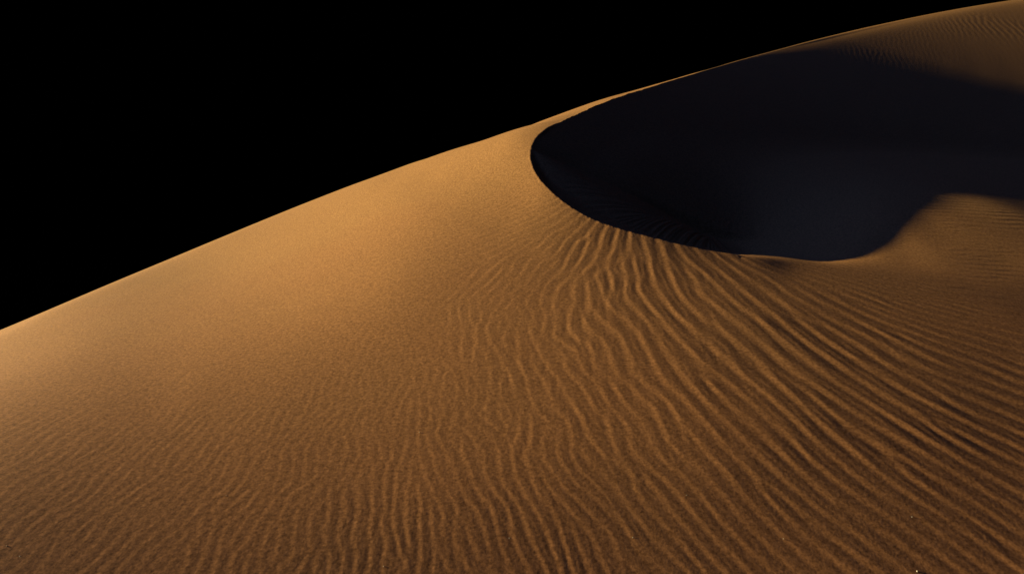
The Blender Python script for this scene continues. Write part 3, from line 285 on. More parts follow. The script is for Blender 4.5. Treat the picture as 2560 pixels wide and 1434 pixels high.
 [3901,4036,4166,4291,4410,4523,4631,4732,4828,4917,5000,5077,5147,5211,5268,5318,5362,5399,5429,5453,5469,5479,5481,5477,5465,5446,5421,5388,5348,5300,5245,5183,5114,5037,4952,4860,4760,4651,4535,4409,4276,4131,3980,3814,3641,3430,3191,2942,2769,2644,2566,2539,2489,2479,2396,2295,2148,1996,1836,1689,1529,1379,1225,1075,923,771,618,463,308,150,-7,-166,-324,-483,-642,-800,-957,-1113,-1268],
 [3931,4066,4196,4320,4439,4552,4659,4760,4855,4944,5027,5103,5173,5237,5294,5344,5388,5425,5455,5478,5495,5504,5507,5502,5491,5473,5447,5415,5375,5328,5274,5213,5145,5069,4987,4897,4799,4695,4582,4463,4335,4202,4057,3906,3736,3559,3361,3164,2962,2812,2708,2616,2569,2484,2416,2288,2167,2042,1898,1712,1553,1390,1237,1082,929,776,622,468,312,156,-2,-159,-317,-475,-632,-789,-945,-1100,-1254],
 [3958,4092,4222,4346,4464,4576,4683,4784,4879,4967,5050,5126,5196,5259,5316,5366,5410,5446,5476,5500,5516,5526,5528,5524,5513,5494,5469,5437,5398,5351,5298,5238,5170,5096,5015,4926,4831,4729,4620,4503,4380,4247,4109,3957,3800,3624,3442,3248,3075,2919,2785,2689,2581,2505,2391,2294,2153,2003,1830,1694,1534,1384,1228,1077,924,771,618,463,309,153,-3,-160,-317,-474,-630,-786,-941,-1095,-1248],
 [3982,4116,4245,4368,4486,4598,4705,4805,4899,4988,5070,5146,5215,5278,5335,5385,5428,5464,5494,5517,5534,5543,5546,5541,5530,5512,5487,5454,5415,5369,5316,5257,5190,5116,5035,4948,4853,4752,4643,4528,4405,4275,4134,3987,3825,3659,3479,3304,3128,2969,2833,2701,2599,2476,2374,2236,2103,1944,1806,1649,1510,1359,1212,1061,911,759,607,453,299,144,-11,-167,-323,-479,-634,-789,-943,-1096,-1248],
 [4003,4136,4265,4388,4505,4617,4723,4823,4917,5005,5087,5162,5231,5294,5350,5400,5443,5479,5509,5532,5548,5557,5559,5555,5543,5525,5500,5467,5428,5382,5329,5269,5203,5129,5049,4961,4867,4765,4657,4540,4418,4285,4146,3996,3840,3672,3504,3328,3160,2998,2842,2714,2577,2463,2325,2203,2056,1920,1766,1630,1479,1338,1189,1042,892,743,591,438,285,131,-23,-178,-333,-489,-643,-797,-951,-1103,-1254],
 [4021,4154,4282,4404,4521,4633,4738,4838,4931,5019,5100,5175,5244,5306,5362,5412,5454,5490,5520,5542,5558,5567,5569,5564,5552,5534,5508,5476,5437,5390,5337,5277,5210,5136,5055,4967,4872,4770,4661,4544,4419,4288,4146,4000,3842,3681,3512,3344,3176,3012,2861,2706,2573,2430,2306,2162,2032,1884,1749,1599,1461,1313,1169,1021,873,723,573,421,268,115,-39,-193,-348,-502,-656,-809,-962,-1113,-1263],
 [4037,4169,4297,4419,4535,4646,4751,4850,4943,5030,5111,5186,5254,5316,5372,5420,5463,5498,5527,5550,5565,5573,5575,5570,5558,5539,5513,5480,5440,5394,5340,5280,5212,5137,5056,4967,4872,4769,4659,4541,4416,4283,4144,3995,3842,3681,3519,3351,3186,3025,2863,2716,2562,2426,2278,2147,2001,1869,1722,1586,1437,1296,1148,1002,853,704,553,402,250,97,-57,-211,-365,-518,-672,-825,-976,-1127,-1276],
 [4050,4182,4309,4430,4546,4656,4761,4859,4952,5039,5119,5194,5261,5323,5378,5426,5468,5504,5532,5554,5569,5577,5578,5573,5560,5541,5514,5481,5441,5393,5339,5278,5210,5134,5052,4963,4866,4763,4652,4534,4408,4276,4136,3991,3837,3682,3519,3357,3194,3031,2875,2716,2569,2415,2275,2127,1995,1849,1714,1566,1425,1277,1132,983,835,685,534,382,230,77,-76,-230,-383,-537,-690,-842,-993,-1143,-1292],
 [4061,4192,4318,4439,4555,4664,4768,4867,4959,5045,5125,5199,5266,5327,5382,5430,5471,5506,5534,5555,5570,5577,5578,5572,5559,5539,5512,5478,5437,5389,5335,5273,5204,5128,5045,4955,4858,4754,4643,4524,4399,4266,4129,3983,3834,3678,3521,3361,3199,3041,2879,2727,2569,2424,2271,2133,1985,1849,1699,1559,1409,1264,1114,967,816,667,515,363,210,57,-96,-250,-403,-556,-709,-861,-1012,-1161,-1309],
 [4070,4200,4326,4446,4561,4670,4774,4871,4963,5049,5128,5202,5269,5329,5383,5431,5472,5506,5534,5554,5568,5575,5576,5569,5555,5535,5507,5473,5431,5383,5327,5265,5195,5119,5035,4945,4847,4743,4631,4513,4388,4257,4119,3977,3828,3676,3520,3363,3205,3045,2890,2730,2581,2425,2280,2128,1988,1837,1696,1545,1400,1249,1102,950,801,648,497,344,191,37,-116,-270,-423,-577,-729,-881,-1031,-1181,-1328],
 [4076,4207,4332,4451,4566,4674,4777,4874,4965,5051,5130,5202,5269,5329,5383,5430,5470,5504,5531,5551,5564,5571,5571,5563,5549,5528,5500,5465,5423,5374,5318,5254,5184,5107,5023,4932,4835,4730,4619,4501,4377,4246,4110,3968,3823,3673,3520,3365,3208,3052,2893,2741,2583,2434,2279,2134,1981,1838,1685,1540,1387,1239,1087,937,784,632,479,326,172,18,-136,-290,-444,-597,-750,-901,-1052,-1201,-1348],
 [4081,4211,4335,4454,4568,4676,4779,4875,4966,5051,5129,5201,5267,5327,5380,5426,5466,5499,5526,5546,5559,5565,5564,5556,5541,5519,5491,5455,5412,5363,5306,5243,5172,5095,5010,4919,4821,4717,4606,4489,4365,4236,4101,3961,3817,3669,3518,3365,3211,3054,2900,2743,2591,2435,2286,2131,1984,1830,1683,1529,1380,1227,1076,922,770,616,462,308,153,-1,-156,-310,-464,-618,-770,-922,-1072,-1221,-1369],
 [4084,4213,4337,4456,4569,4676,4778,4874,4965,5049,5127,5198,5264,5323,5375,5421,5461,5493,5519,5539,5551,5556,5555,5547,5531,5509,5480,5444,5401,5350,5293,5229,5159,5081,4996,4905,4807,4703,4593,4476,4353,4225,4092,3953,3811,3665,3516,3365,3211,3058,2902,2749,2592,2441,2284,2135,1979,1830,1675,1525,1370,1218,1063,910,755,601,446,291,135,-20,-175,-330,-484,-638,-791,-942,-1093,-1242,-1389],
 [4086,4214,4338,4456,4568,4675,4776,4872,4962,5045,5123,5194,5259,5317,5369,5415,5454,5486,5511,5530,5542,5547,5545,5536,5520,5497,5468,5431,5387,5337,5279,5215,5144,5066,4982,4891,4793,4689,4579,4463,4341,4214,4082,3946,3804,3660,3513,3363,3212,3058,2905,2749,2597,2440,2288,2131,1980,1824,1672,1516,1363,1207,1053,897,742,586,430,274,118,-38,-193,-349,-504,-658,-811,-963,-1113,-1263,-1410],
 [4086,4214,4337,4454,4566,4672,4773,4868,4957,5040,5117,5188,5252,5310,5362,5407,5445,5477,5502,5520,5531,5536,5533,5524,5508,5485,5454,5417,5373,5323,5265,5200,5129,5051,4967,4876,4778,4675,4565,4450,4329,4203,4073,3937,3798,3655,3509,3361,3210,3058,2904,2751,2595,2442,2285,2133,1975,1822,1665,1511,1354,1199,1042,886,729,573,415,259,101,-55,-211,-367,-523,-677,-830,-983,-1134,-1283,-1430],
 [4085,4212,4334,4451,4562,4668,4769,4863,4952,5034,5111,5181,5245,5302,5353,5398,5436,5467,5491,5509,5520,5524,5521,5511,5494,5471,5440,5403,5359,5308,5250,5185,5114,5036,4951,4861,4764,4661,4552,4437,4317,4192,4062,3929,3790,3649,3504,3357,3208,3056,2904,2749,2596,2440,2286,2128,1974,1816,1662,1503,1348,1189,1033,874,717,559,401,243,86,-72,-229,-385,-541,-696,-850,-1002,-1153,-1303,-1450],
 [4083,4209,4331,4447,4558,4663,4763,4857,4945,5027,5103,5173,5236,5293,5344,5388,5425,5456,5480,5497,5507,5511,5508,5497,5480,5456,5426,5388,5343,5292,5234,5169,5098,5020,4936,4845,4749,4646,4538,4424,4305,4181,4053,3920,3783,3642,3499,3353,3204,3054,2901,2749,2593,2439,2282,2127,1969,1813,1654,1498,1339,1181,1022,864,705,546,387,229,70,-88,-246,-403,-559,-714,-868,-1021,-1173,-1322,-1470],
 [4079,4205,4326,4442,4552,4657,4756,4850,4937,5019,5094,5163,5226,5283,5333,5377,5413,5444,5467,5484,5494,5497,5494,5483,5466,5442,5410,5373,5328,5276,5218,5154,5082,5005,4921,4830,4734,4632,4524,4411,4293,4170,4042,3911,3775,3635,3493,3347,3200,3050,2899,2745,2592,2435,2280,2122,1966,1807,1650,1490,1332,1172,1013,853,694,533,374,214,55,-103,-262,-419,-576,-732,-886,-1039,-1191,-1341,-1489],
 [4075,4200,4321,4436,4546,4650,4749,4842,4929,5010,5085,5153,5216,5272,5322,5365,5401,5431,5454,5471,5480,5483,5479,5468,5451,5426,5395,5357,5312,5260,5202,5138,5066,4989,4905,4815,4720,4618,4511,4398,4281,4159,4032,3901,3766,3628,3486,3342,3194,3046,2894,2742,2587,2433,2275,2119,1960,1803,1642,1484,1323,1164,1003,843,682,522,361,201,41,-118,-277,-435,-592,-749,-904,-1057,-1209,-1359,-1508],
 [4070,4195,4314,4429,4538,4642,4740,4833,4919,5000,5074,5143,5205,5261,5310,5352,5389,5418,5441,5457,5466,5469,5464,5453,5435,5411,5379,5341,5296,5244,5186,5122,5051,4973,4890,4800,4705,4604,4497,4386,4269,4147,4021,3891,3757,3620,3479,3335,3189,3040,2890,2736,2583,2427,2272,2113,1956,1796,1637,1476,1316,1154,994,832,671,510,349,188,27,-133,-292,-451,-608,-765,-920,-1074,-1227,-1377,-1526],
 [4064,4188,4307,4421,4530,4634,4731,4823,4909,4990,5064,5132,5193,5249,5297,5340,5375,5405,5427,5443,5452,5454,5449,5438,5420,5395,5363,5325,5280,5228,5170,5106,5035,4958,4875,4785,4690,4590,4484,4373,4257,4136,4011,3881,3748,3611,3471,3328,3182,3034,2883,2732,2577,2423,2265,2108,1949,1790,1629,1469,1307,1147,984,823,660,499,337,175,14,-147,-306,-466,-624,-781,-936,-1091,-1243,-1394,-1543],
 [4057,4181,4300,4413,4522,4624,4722,4813,4899,4979,5052,5120,5181,5236,5285,5327,5362,5391,5413,5428,5437,5439,5434,5423,5404,5379,5347,5309,5264,5212,5154,5090,5019,4942,4859,4771,4676,4576,4471,4360,4245,4125,4000,3871,3739,3603,3463,3321,3176,3027,2878,2725,2572,2416,2260,2101,1943,1783,1623,1461,1300,1137,975,812,650,487,325,163,1,-160,-320,-480,-638,-796,-952,-1106,-1259,-1411,-1560],
 [4050,4173,4292,4405,4513,4615,4712,4803,4888,4968,5041,5108,5169,5223,5272,5313,5348,5377,5399,5414,5422,5424,5419,5407,5389,5364,5332,5293,5248,5197,5139,5074,5004,4927,4845,4756,4662,4562,4457,4347,4233,4113,3989,3861,3729,3594,3455,3313,3168,3021,2871,2720,2565,2411,2253,2096,1936,1777,1615,1454,1291,1129,966,803,639,477,314,151,-11,-173,-334,-494,-652,-810,-967,-1122,-1275,-1426,-1576],
 [4042,4165,4283,4396,4503,4605,4702,4792,4877,4956,5029,5096,5156,5211,5258,5300,5335,5363,5384,5399,5407,5409,5404,5392,5373,5348,5316,5278,5233,5181,5123,5059,4989,4912,4830,4742,4648,4549,4444,4335,4221,4102,3978,3851,3720,3585,3446,3305,3160,3013,2864,2712,2559,2403,2247,2088,1930,1769,1608,1445,1283,1120,957,793,630,466,303,139,-23,-185,-346,-507,-666,-824,-981,-1136,-1290,-1441,-1591],
 [4034,4157,4274,4386,4493,4595,4691,4781,4866,4945,5017,5084,5144,5198,5245,5286,5321,5349,5370,5385,5393,5394,5389,5377,5358,5333,5301,5262,5217,5166,5108,5044,4974,4897,4815,4728,4634,4535,4432,4322,4209,4090,3967,3841,3710,3575,3437,3296,3152,3006,2856,2705,2552,2397,2240,2082,1922,1762,1600,1438,1275,1112,948,784,620,456,292,128,-35,-197,-359,-519,-679,-837,-995,-1150,-1304,-1456,-1606],
 [4026,4148,4265,4377,4483,4585,4680,4770,4854,4933,5005,5071,5131,5185,5232,5273,5307,5335,5356,5370,5378,5379,5374,5362,5343,5317,5285,5247,5202,5151,5093,5029,4959,4883,4801,4714,4621,4522,4419,4310,4197,4079,3957,3830,3700,3566,3428,3288,3144,2998,2849,2698,2545,2389,2233,2074,1915,1754,1593,1430,1267,1103,939,774,610,446,282,118,-46,-209,-370,-532,-691,-850,-1008,-1163,-1318,-1470,-1620],
 [4018,4139,4256,4367,4473,4574,4669,4759,4843,4921,4993,5059,5118,5172,5219,5259,5293,5321,5342,5356,5364,5365,5359,5347,5328,5303,5271,5232,5187,5136,5078,5015,4945,4869,4787,4700,4608,4510,4406,4298,4185,4068,3946,3820,3690,3556,3419,3279,3136,2990,2841,2690,2537,2382,2225,2067,1907,1747,1584,1422,1258,1095,930,765,601,436,271,107,-56,-219,-382,-543,-703,-862,-1020,-1176,-1331,-1483,-1633],
 [4009,4130,4246,4357,4463,4564,4659,4748,4832,4909,4981,5047,5106,5159,5206,5246,5280,5307,5328,5342,5350,5351,5345,5333,5314,5288,5256,5218,5173,5121,5064,5000,4931,4855,4774,4687,4595,4497,4394,4286,4174,4057,3935,3810,3680,3547,3410,3270,3127,2981,2833,2682,2529,2374,2218,2059,1900,1738,1577,1414,1250,1086,921,756,592,426,262,97,-67,-230,-393,-554,-715,-874,-1032,-1188,-1343,-1496,-1646],
 [4000,4121,4237,4347,4453,4553,4648,4737,4820,4898,4969,5035,5094,5147,5193,5233,5267,5294,5315,5329,5336,5337,5331,5318,5299,5274,5242,5203,5159,5107,5050,4987,4917,4842,4761,4674,4582,4485,4382,4275,4162,4046,3925,3799,3670,3537,3401,3261,3119,2973,2825,2674,2521,2367,2210,2052,1892,1731,1569,1406,1242,1078,913,748,582,417,252,88,-77,-240,-403,-565,-726,-885,-1043,-1200,-1355,-1507,-1658],
 [3991,4112,4227,4338,4443,4543,4637,4726,4809,4886,4958,5023,5082,5134,5181,5220,5254,5281,5301,5315,5322,5323,5317,5305,5286,5260,5228,5190,5145,5094,5037,4973,4904,4829,4748,4662,4570,4473,4370,4263,4151,4035,3914,3789,3660,3528,3392,3252,3110,2965,2817,2666,2514,2359,2202,2044,1884,1723,1561,1398,1234,1069,905,739,574,408,243,78,-86,-250,-413,-575,-736,-896,-1054,-1211,-1366,-1519,-1670],
 [3982,4103,4218,4328,4433,4533,4627,4715,4798,4875,4946,5011,5070,5122,5168,5208,5241,5268,5289,5302,5310,5310,5304,5292,5273,5247,5215,5177,5132,5081,5024,4961,4891,4817,4736,4650,4558,4461,4359,4252,4141,4025,3904,3779,3651,3519,3383,3244,3101,2956,2808,2658,2506,2351,2194,2036,1876,1716,1553,1390,1226,1062,896,731,565,400,234,69,-95,-259,-423,-585,-746,-906,-1064,-1221,-1376,-1529,-1681],
 [3974,4094,4209,4319,4423,4523,4617,4705,4788,4864,4935,5000,5058,5111,5157,5196,5229,5256,5276,5290,5297,5298,5292,5279,5260,5234,5202,5164,5119,5068,5011,4948,4879,4805,4724,4638,4547,4450,4348,4242,4130,4014,3894,3770,3642,3509,3374,3235,3093,2948,2801,2650,2498,2343,2187,2029,1869,1708,1546,1382,1218,1054,888,723,557,391,226,61,-104,-268,-432,-594,-755,-915,-1074,-1231,-1386,-1540,-1691],
 [3965,4085,4200,4309,4414,4513,4607,4695,4777,4854,4924,4989,5047,5099,5145,5185,5218,5244,5264,5278,5285,5286,5279,5267,5248,5222,5190,5152,5107,5056,4999,4937,4868,4793,4713,4627,4536,4439,4338,4231,4120,4004,3884,3760,3632,3501,3365,3227,3085,2940,2792,2643,2490,2336,2179,2021,1861,1701,1538,1375,1211,1046,881,715,549,383,218,52,-113,-277,-440,-603,-764,-924,-1083,-1240,-1396,-1549,-1700],
 [3957,4076,4191,4300,4405,4504,4597,4685,4767,4844,4914,4979,5037,5089,5134,5174,5207,5233,5253,5267,5274,5274,5268,5255,5236,5211,5179,5140,5096,5045,4988,4925,4856,4782,4702,4616,4525,4429,4327,4221,4110,3995,3875,3751,3623,3492,3357,3218,3077,2932,2785,2635,2483,2328,2172,2014,1854,1693,1531,1367,1203,1038,873,707,542,376,210,44,-121,-285,-448,-611,-773,-933,-1092,-1249,-1404,-1558,-1709],
 [3949,4068,4182,4292,4396,4495,4588,4676,4758,4834,4904,4969,5027,5079,5124,5163,5196,5223,5242,5256,5263,5263,5257,5244,5225,5200,5168,5129,5085,5034,4977,4915,4846,4771,4691,4606,4515,4419,4318,4212,4101,3986,3866,3742,3615,3483,3348,3210,3069,2924,2777,2627,2475,2321,2165,2007,1847,1686,1524,1360,1196,1031,866,700,534,368,202,37,-128,-293,-456,-619,-781,-941,-1100,-1257,-1413,-1566,-1718],
 [3941,4060,4174,4283,4387,4486,4579,4667,4749,4825,4895,4959,5017,5069,5114,5153,5186,5213,5232,5246,5253,5253,5247,5234,5215,5189,5157,5119,5075,5024,4967,4904,4836,4762,4682,4596,4505,4409,4308,4202,4092,3977,3857,3734,3606,3475,3340,3202,3061,2917,2770,2620,2468,2314,2158,1999,1840,1679,1517,1353,1189,1024,859,693,527,361,195,30,-135,-300,-464,-626,-788,-948,-1107,-1265,-1420,-1574,-1726],
 [3933,4052,4166,4275,4379,4478,4571,4658,4740,4816,4886,4950,5008,5060,5105,5144,5177,5203,5223,5236,5243,5243,5237,5224,5205,5179,5148,5109,5065,5014,4958,4895,4826,4752,4672,4587,4496,4400,4300,4194,4083,3968,3849,3726,3598,3467,3333,3195,3053,2909,2762,2613,2461,2307,2151,1993,1833,1672,1510,1347,1182,1018,852,686,520,354,188,23,-142,-307,-471,-633,-795,-955,-1114,-1272,-1427,-1581,-1733],
 [3926,4045,4159,4268,4371,4470,4563,4650,4732,4808,4878,4942,5000,5051,5096,5135,5168,5194,5214,5227,5234,5234,5228,5215,5196,5170,5138,5100,5056,5005,4949,4886,4818,4743,4664,4578,4488,4392,4291,4186,4075,3960,3841,3718,3591,3460,3325,3187,3046,2902,2755,2606,2454,2300,2144,1986,1827,1666,1504,1340,1176,1011,846,680,514,348,182,16,-149,-313,-477,-640,-801,-962,-1121,-1278,-1434,-1588,-1739],
 [3919,4038,4152,4261,4364,4463,4555,4643,4724,4800,4870,4934,4992,5043,5088,5127,5160,5186,5206,5219,5225,5226,5219,5207,5187,5162,5130,5092,5047,4997,4940,4878,4809,4735,4655,4570,4480,4384,4283,4178,4068,3953,3834,3711,3584,3453,3318,3180,3039,2896,2749,2599,2448,2294,2138,1980,1820,1660,1497,1334,1170,1005,840,674,508,342,176,10,-155,-319,-483,-646,-808,-968,-1127,-1284,-1440,-1594,-1746],
 [3913,4031,4145,4254,4357,4456,4549,4636,4717,4793,4863,4927,4984,5036,5081,5120,5152,5178,5198,5211,5218,5218,5212,5199,5180,5154,5122,5084,5039,4989,4932,4870,4802,4727,4648,4563,4472,4377,4276,4171,4061,3946,3827,3704,3577,3446,3312,3174,3033,2889,2742,2593,2441,2287,2132,1974,1815,1654,1492,1328,1164,999,834,668,502,336,170,5,-160,-325,-489,-652,-813,-974,-1133,-1290,-1446,-1599,-1751],
 [3907,4025,4139,4248,4351,4449,4542,4629,4711,4786,4856,4920,4977,5029,5074,5113,5145,5171,5191,5204,5210,5211,5204,5191,5172,5147,5115,5077,5032,4982,4925,4863,4794,4720,4641,4556,4465,4370,4269,4164,4054,3939,3820,3697,3570,3440,3305,3168,3027,2883,2737,2587,2436,2282,2126,1968,1809,1648,1486,1323,1159,994,829,663,497,331,165,-1,-166,-330,-494,-657,-819,-979,-1138,-1295,-1451,-1605,-1756]]
def table(s):
    return np.array(s, float) / 10000.0 * np.exp(np.linspace(LR0, LR1, NR))[:, None]
FLANK, FLOOR = table(FLANK), table(FLOOR)

def bspline(z, r, a):
    fi = np.clip((np.log(r) - LR0) / (LR1 - LR0) * (NR - 1), 1, NR - 2.001)
    fj = np.clip((a - AZ0) / DAZ, 1, NA - 2.001)
    i, j = fi.astype(int), fj.astype(int)
    u, v = fi - i, fj - j
    def w(t):
        return ((1 - t) ** 3 / 6, (3 * t ** 3 - 6 * t * t + 4) / 6, (-3 * t ** 3 + 3 * t * t + 3 * t + 1) / 6, t ** 3 / 6)
    wu, wv = w(u), w(v)
    out = 0
    for k in range(4):
        ii = np.clip(i + k - 1, 0, NR - 1)
        for l in range(4):
            out = out + wu[k] * wv[l] * z[ii, np.clip(j + l - 1, 0, NA - 1)]
    return out

def body(z, r, a):
    """height table for any azimuth; behind the viewer the two edges are blended"""
    rr = np.clip(r, 0.76, 130.0)
    edge = math.radians(74.0)
    h = bspline(z, rr, np.clip(a, -edge, edge))
    back = np.abs(a) > edge
    if back.any():
        aa = np.where(a < 0, a + 2 * math.pi, a)[back]
        f = smooth01((aa - edge) / (2 * math.pi - 2 * edge))
        rb = rr[back]
        h[back] = bspline(z, rb, np.full_like(rb, edge)) * (1 - f) + bspline(z, rb, np.full_like(rb, -edge)) * f
    return h * np.minimum(r / 0.76, 1.0)

# brink of the slip face, from the right-hand foreground round the cusp and up the far crest
BRINK = np.array([(4.4636,3.6628,0.4772),
 (3.8077,3.9707,0.7337),
 (3.2136,4.2425,0.9647),
 (2.7132,4.4631,1.1579),
 (2.3158,4.6177,1.3045),
 (2.0090,4.6951,1.4033),
 (1.7683,4.7218,1.4698),
 (1.5822,4.7421,1.5208),
 (1.4427,4.7721,1.5641),
 (1.3261,4.8110,1.6071),
 (1.2075,4.8618,1.6569),
 (1.0882,4.9197,1.7100),
 (0.9843,4.9739,1.7579),
 (0.8998,5.0226,1.7989),
 (0.8259,5.0711,1.8373),
 (0.7519,5.1271,1.8796),
 (0.6739,5.1992,1.9333),
 (0.5929,5.2973,2.0055),
 (0.5095,5.4326,2.1014),
 (0.4328,5.6008,2.2145),
 (0.3759,5.7786,2.3272),
 (0.3421,5.9511,2.4317),
 (0.3280,6.1228,2.5334),
 (0.3332,6.2999,2.6368),
 (0.3615,6.4867,2.7413),
 (0.4175,6.6919,2.8467),
 (0.5379,6.9753,2.9624),
 (0.6856,7.3015,3.0898),
 (0.8898,7.7136,3.2407),
 (1.1875,8.2572,3.4258),
 (1.6274,8.9809,3.6664),
 (2.2578,9.9245,3.9527),
 (3.0900,11.0864,4.3075),
 (4.0580,12.3903,4.7097),
 (5.7071,14.2659,5.3091),
 (7.8432,16.3669,5.9905),
 (10.4332,18.5336,6.7195),
 (13.3320,20.6203,7.4220),
 (16.3828,22.5586,8.0707),
 (19.5905,24.3450,8.7261),
 (23.2015,25.9234,8.7319),
 (27.7452,27.1399,9.0336),
 (33.7614,27.8598,9.3936),
 (41.0199,28.1789,9.8211)])
N_LOW = 29
def spline(P, n=20):
    t = np.linspace(0, len(P) - 1, (len(P) - 1) * n + 1)
    i = np.minimum(t.astype(int), len(P) - 2); f = (t - i)[:, None]
    Q = np.vstack([2 * P[0] - P[1], P, 2 * P[-1] - P[-2]])
    a, b, c, d = Q[i], Q[i + 1], Q[i + 2], Q[i + 3]
    return .5 * (2 * b + (c - a) * f + (2 * a - 5 * b + 4 * c - d) * f ** 2 + (-a + 3 * b - 3 * c + d) * f ** 3), t
LIP, LIP_T = spline(BRINK)
_k = np.hanning(51); _k /= _k.sum()
_pad = np.vstack([2 * LIP[0] - LIP[25:0:-1], LIP, 2 * LIP[-1] - LIP[-2:-27:-1]])
LIP = np.stack([np.convolve(_pad[:, c], _k, 'valid') for c in range(3)], 1)
_k = np.hanning(141); _k /= _k.sum()
_pad = np.vstack([2 * LIP[0] - LIP[70:0:-1], LIP, 2 * LIP[-1] - LIP[-2:-72:-1]])
_far = np.stack([np.convolve(_pad[:, c], _k, 'valid') for c in range(3)], 1)
_w = smooth01((LIP_T - 31) / 4)[:, None]
LIP = LIP * (1 - _w) + _far * _w
KEYS = [0, 6.5, 9, 12, 14, N_LOW + 1, N_LOW + 5, N_LOW + 14]
LIP_M = np.interp(LIP_T, KEYS, [.40, .40, .50, .66, .72, .72, .615, .615])
_k = np.hanning(61); _k /= _k.sum()
LIP_M = np.convolve(np.pad(LIP_M, 30, 'edge'), _k, 'valid')

def nearest_lip(x, y, t0, t1):
    d = np.full(x.shape, 1e9); zb = np.zeros_like(x); mm = np.zeros_like(x); s = np.ones_like(x); tt = np.zeros_like(x)
    for k in range(len(LIP) - 1):
        if LIP_T[k] < t0 or LIP_T[k] >= t1:
            continue
        ax, ay = LIP[k, 0], LIP[k, 1]
        bx, by = LIP[k + 1, 0] - ax, LIP[k + 1, 1] - ay
        f = np.clip(((x - ax) * bx + (y - ay) * by) / (bx * bx + by * by + 1e-12), 0, 1)
        dx, dy = x - ax - f * bx, y - ay - f * by
        dd = dx * dx + dy * dy
        w = np.nonzero(dd < d)[0]
        d[w] = dd[w]
        fw = f[w]
        zb[w] = LIP[k, 2] + fw * (LIP[k + 1, 2] - LIP[k, 2])
        mm[w] = LIP_M[k] + fw * (LIP_M[k + 1] - LIP_M[k])
        tt[w] = LIP_T[k] + fw * (LIP_T[k + 1] - LIP_T[k])
        s[w] = np.where(bx * dy[w] - by * dx[w] >= 0, 1.0, -1.0)
    return -s * np.sqrt(d), zb, mm, tt          # signed distance, positive inside the hollow

SECTIONS = [-1, 9, 14, 19, 24, 99]
def lip_fields(x, y):
    """signed distance to the brink, place along it, and the slip face hanging from it:
    the highest of the repose cones that the brink's sections shed"""
    best = np.full(x.shape, 1e9); sd = np.zeros_like(x); tt = np.zeros_like(x)
    near = np.zeros_like(x); top = np.full(x.shape, -1e9)
    for t0, t1 in zip(SECTIONS[:-1], SECTIONS[1:]):
        s, z, m, t = nearest_lip(x, y, t0, t1)
        d = np.abs(s)
        if t1 <= 14:
            m = m + (.72 - m) * smooth01((d - .25) / .8)
        e = np.interp(t, [33, 35, 37, 40], [0, .08, .3, .5])   # the far crest is rounded
        top = np.maximum(top, z - m * (np.sqrt(d * d + e * e) - e))
        w = d < best
        best[w] = d[w]; sd[w] = s[w]; tt[w] = t[w]; c = smooth01((12 - t) / 4)                                # low arm: falls to both sides
        near[w] = (z - m * (s + (d - s) * c))[w]
    return sd, tt, np.where(sd > 0, top, near)

def upsample(c, ix, iy, fx, fy):
    return ((1 - fx) * (1 - fy)) * c[np.ix_(ix, iy)] + (fx * (1 - fy)) * c[np.ix_(ix + 1, iy)] \
        + ((1 - fx) * fy) * c[np.ix_(ix, iy + 1)] + (fx * fy) * c[np.ix_(ix + 1, iy + 1)]

def up_cubic(c, ix, fx, axis):
    """Catmull-Rom interpolation of a coarse table along one axis"""
    n = c.shape[axis]
    g = [np.take(c, np.clip(ix + k, 0, n - 1), axis) for k in (-1, 0, 1, 2)]
    f = fx[:, None] if axis == 0 else fx[None, :]
    return .5 * (2 * g[1] + (g[2] - g[0]) * f + (2 * g[0] - 5 * g[1] + 4 * g[2] - g[3]) * f ** 2 + (3 * g[1] - g[0] - 3 * g[2] + g[3]) * f ** 3)

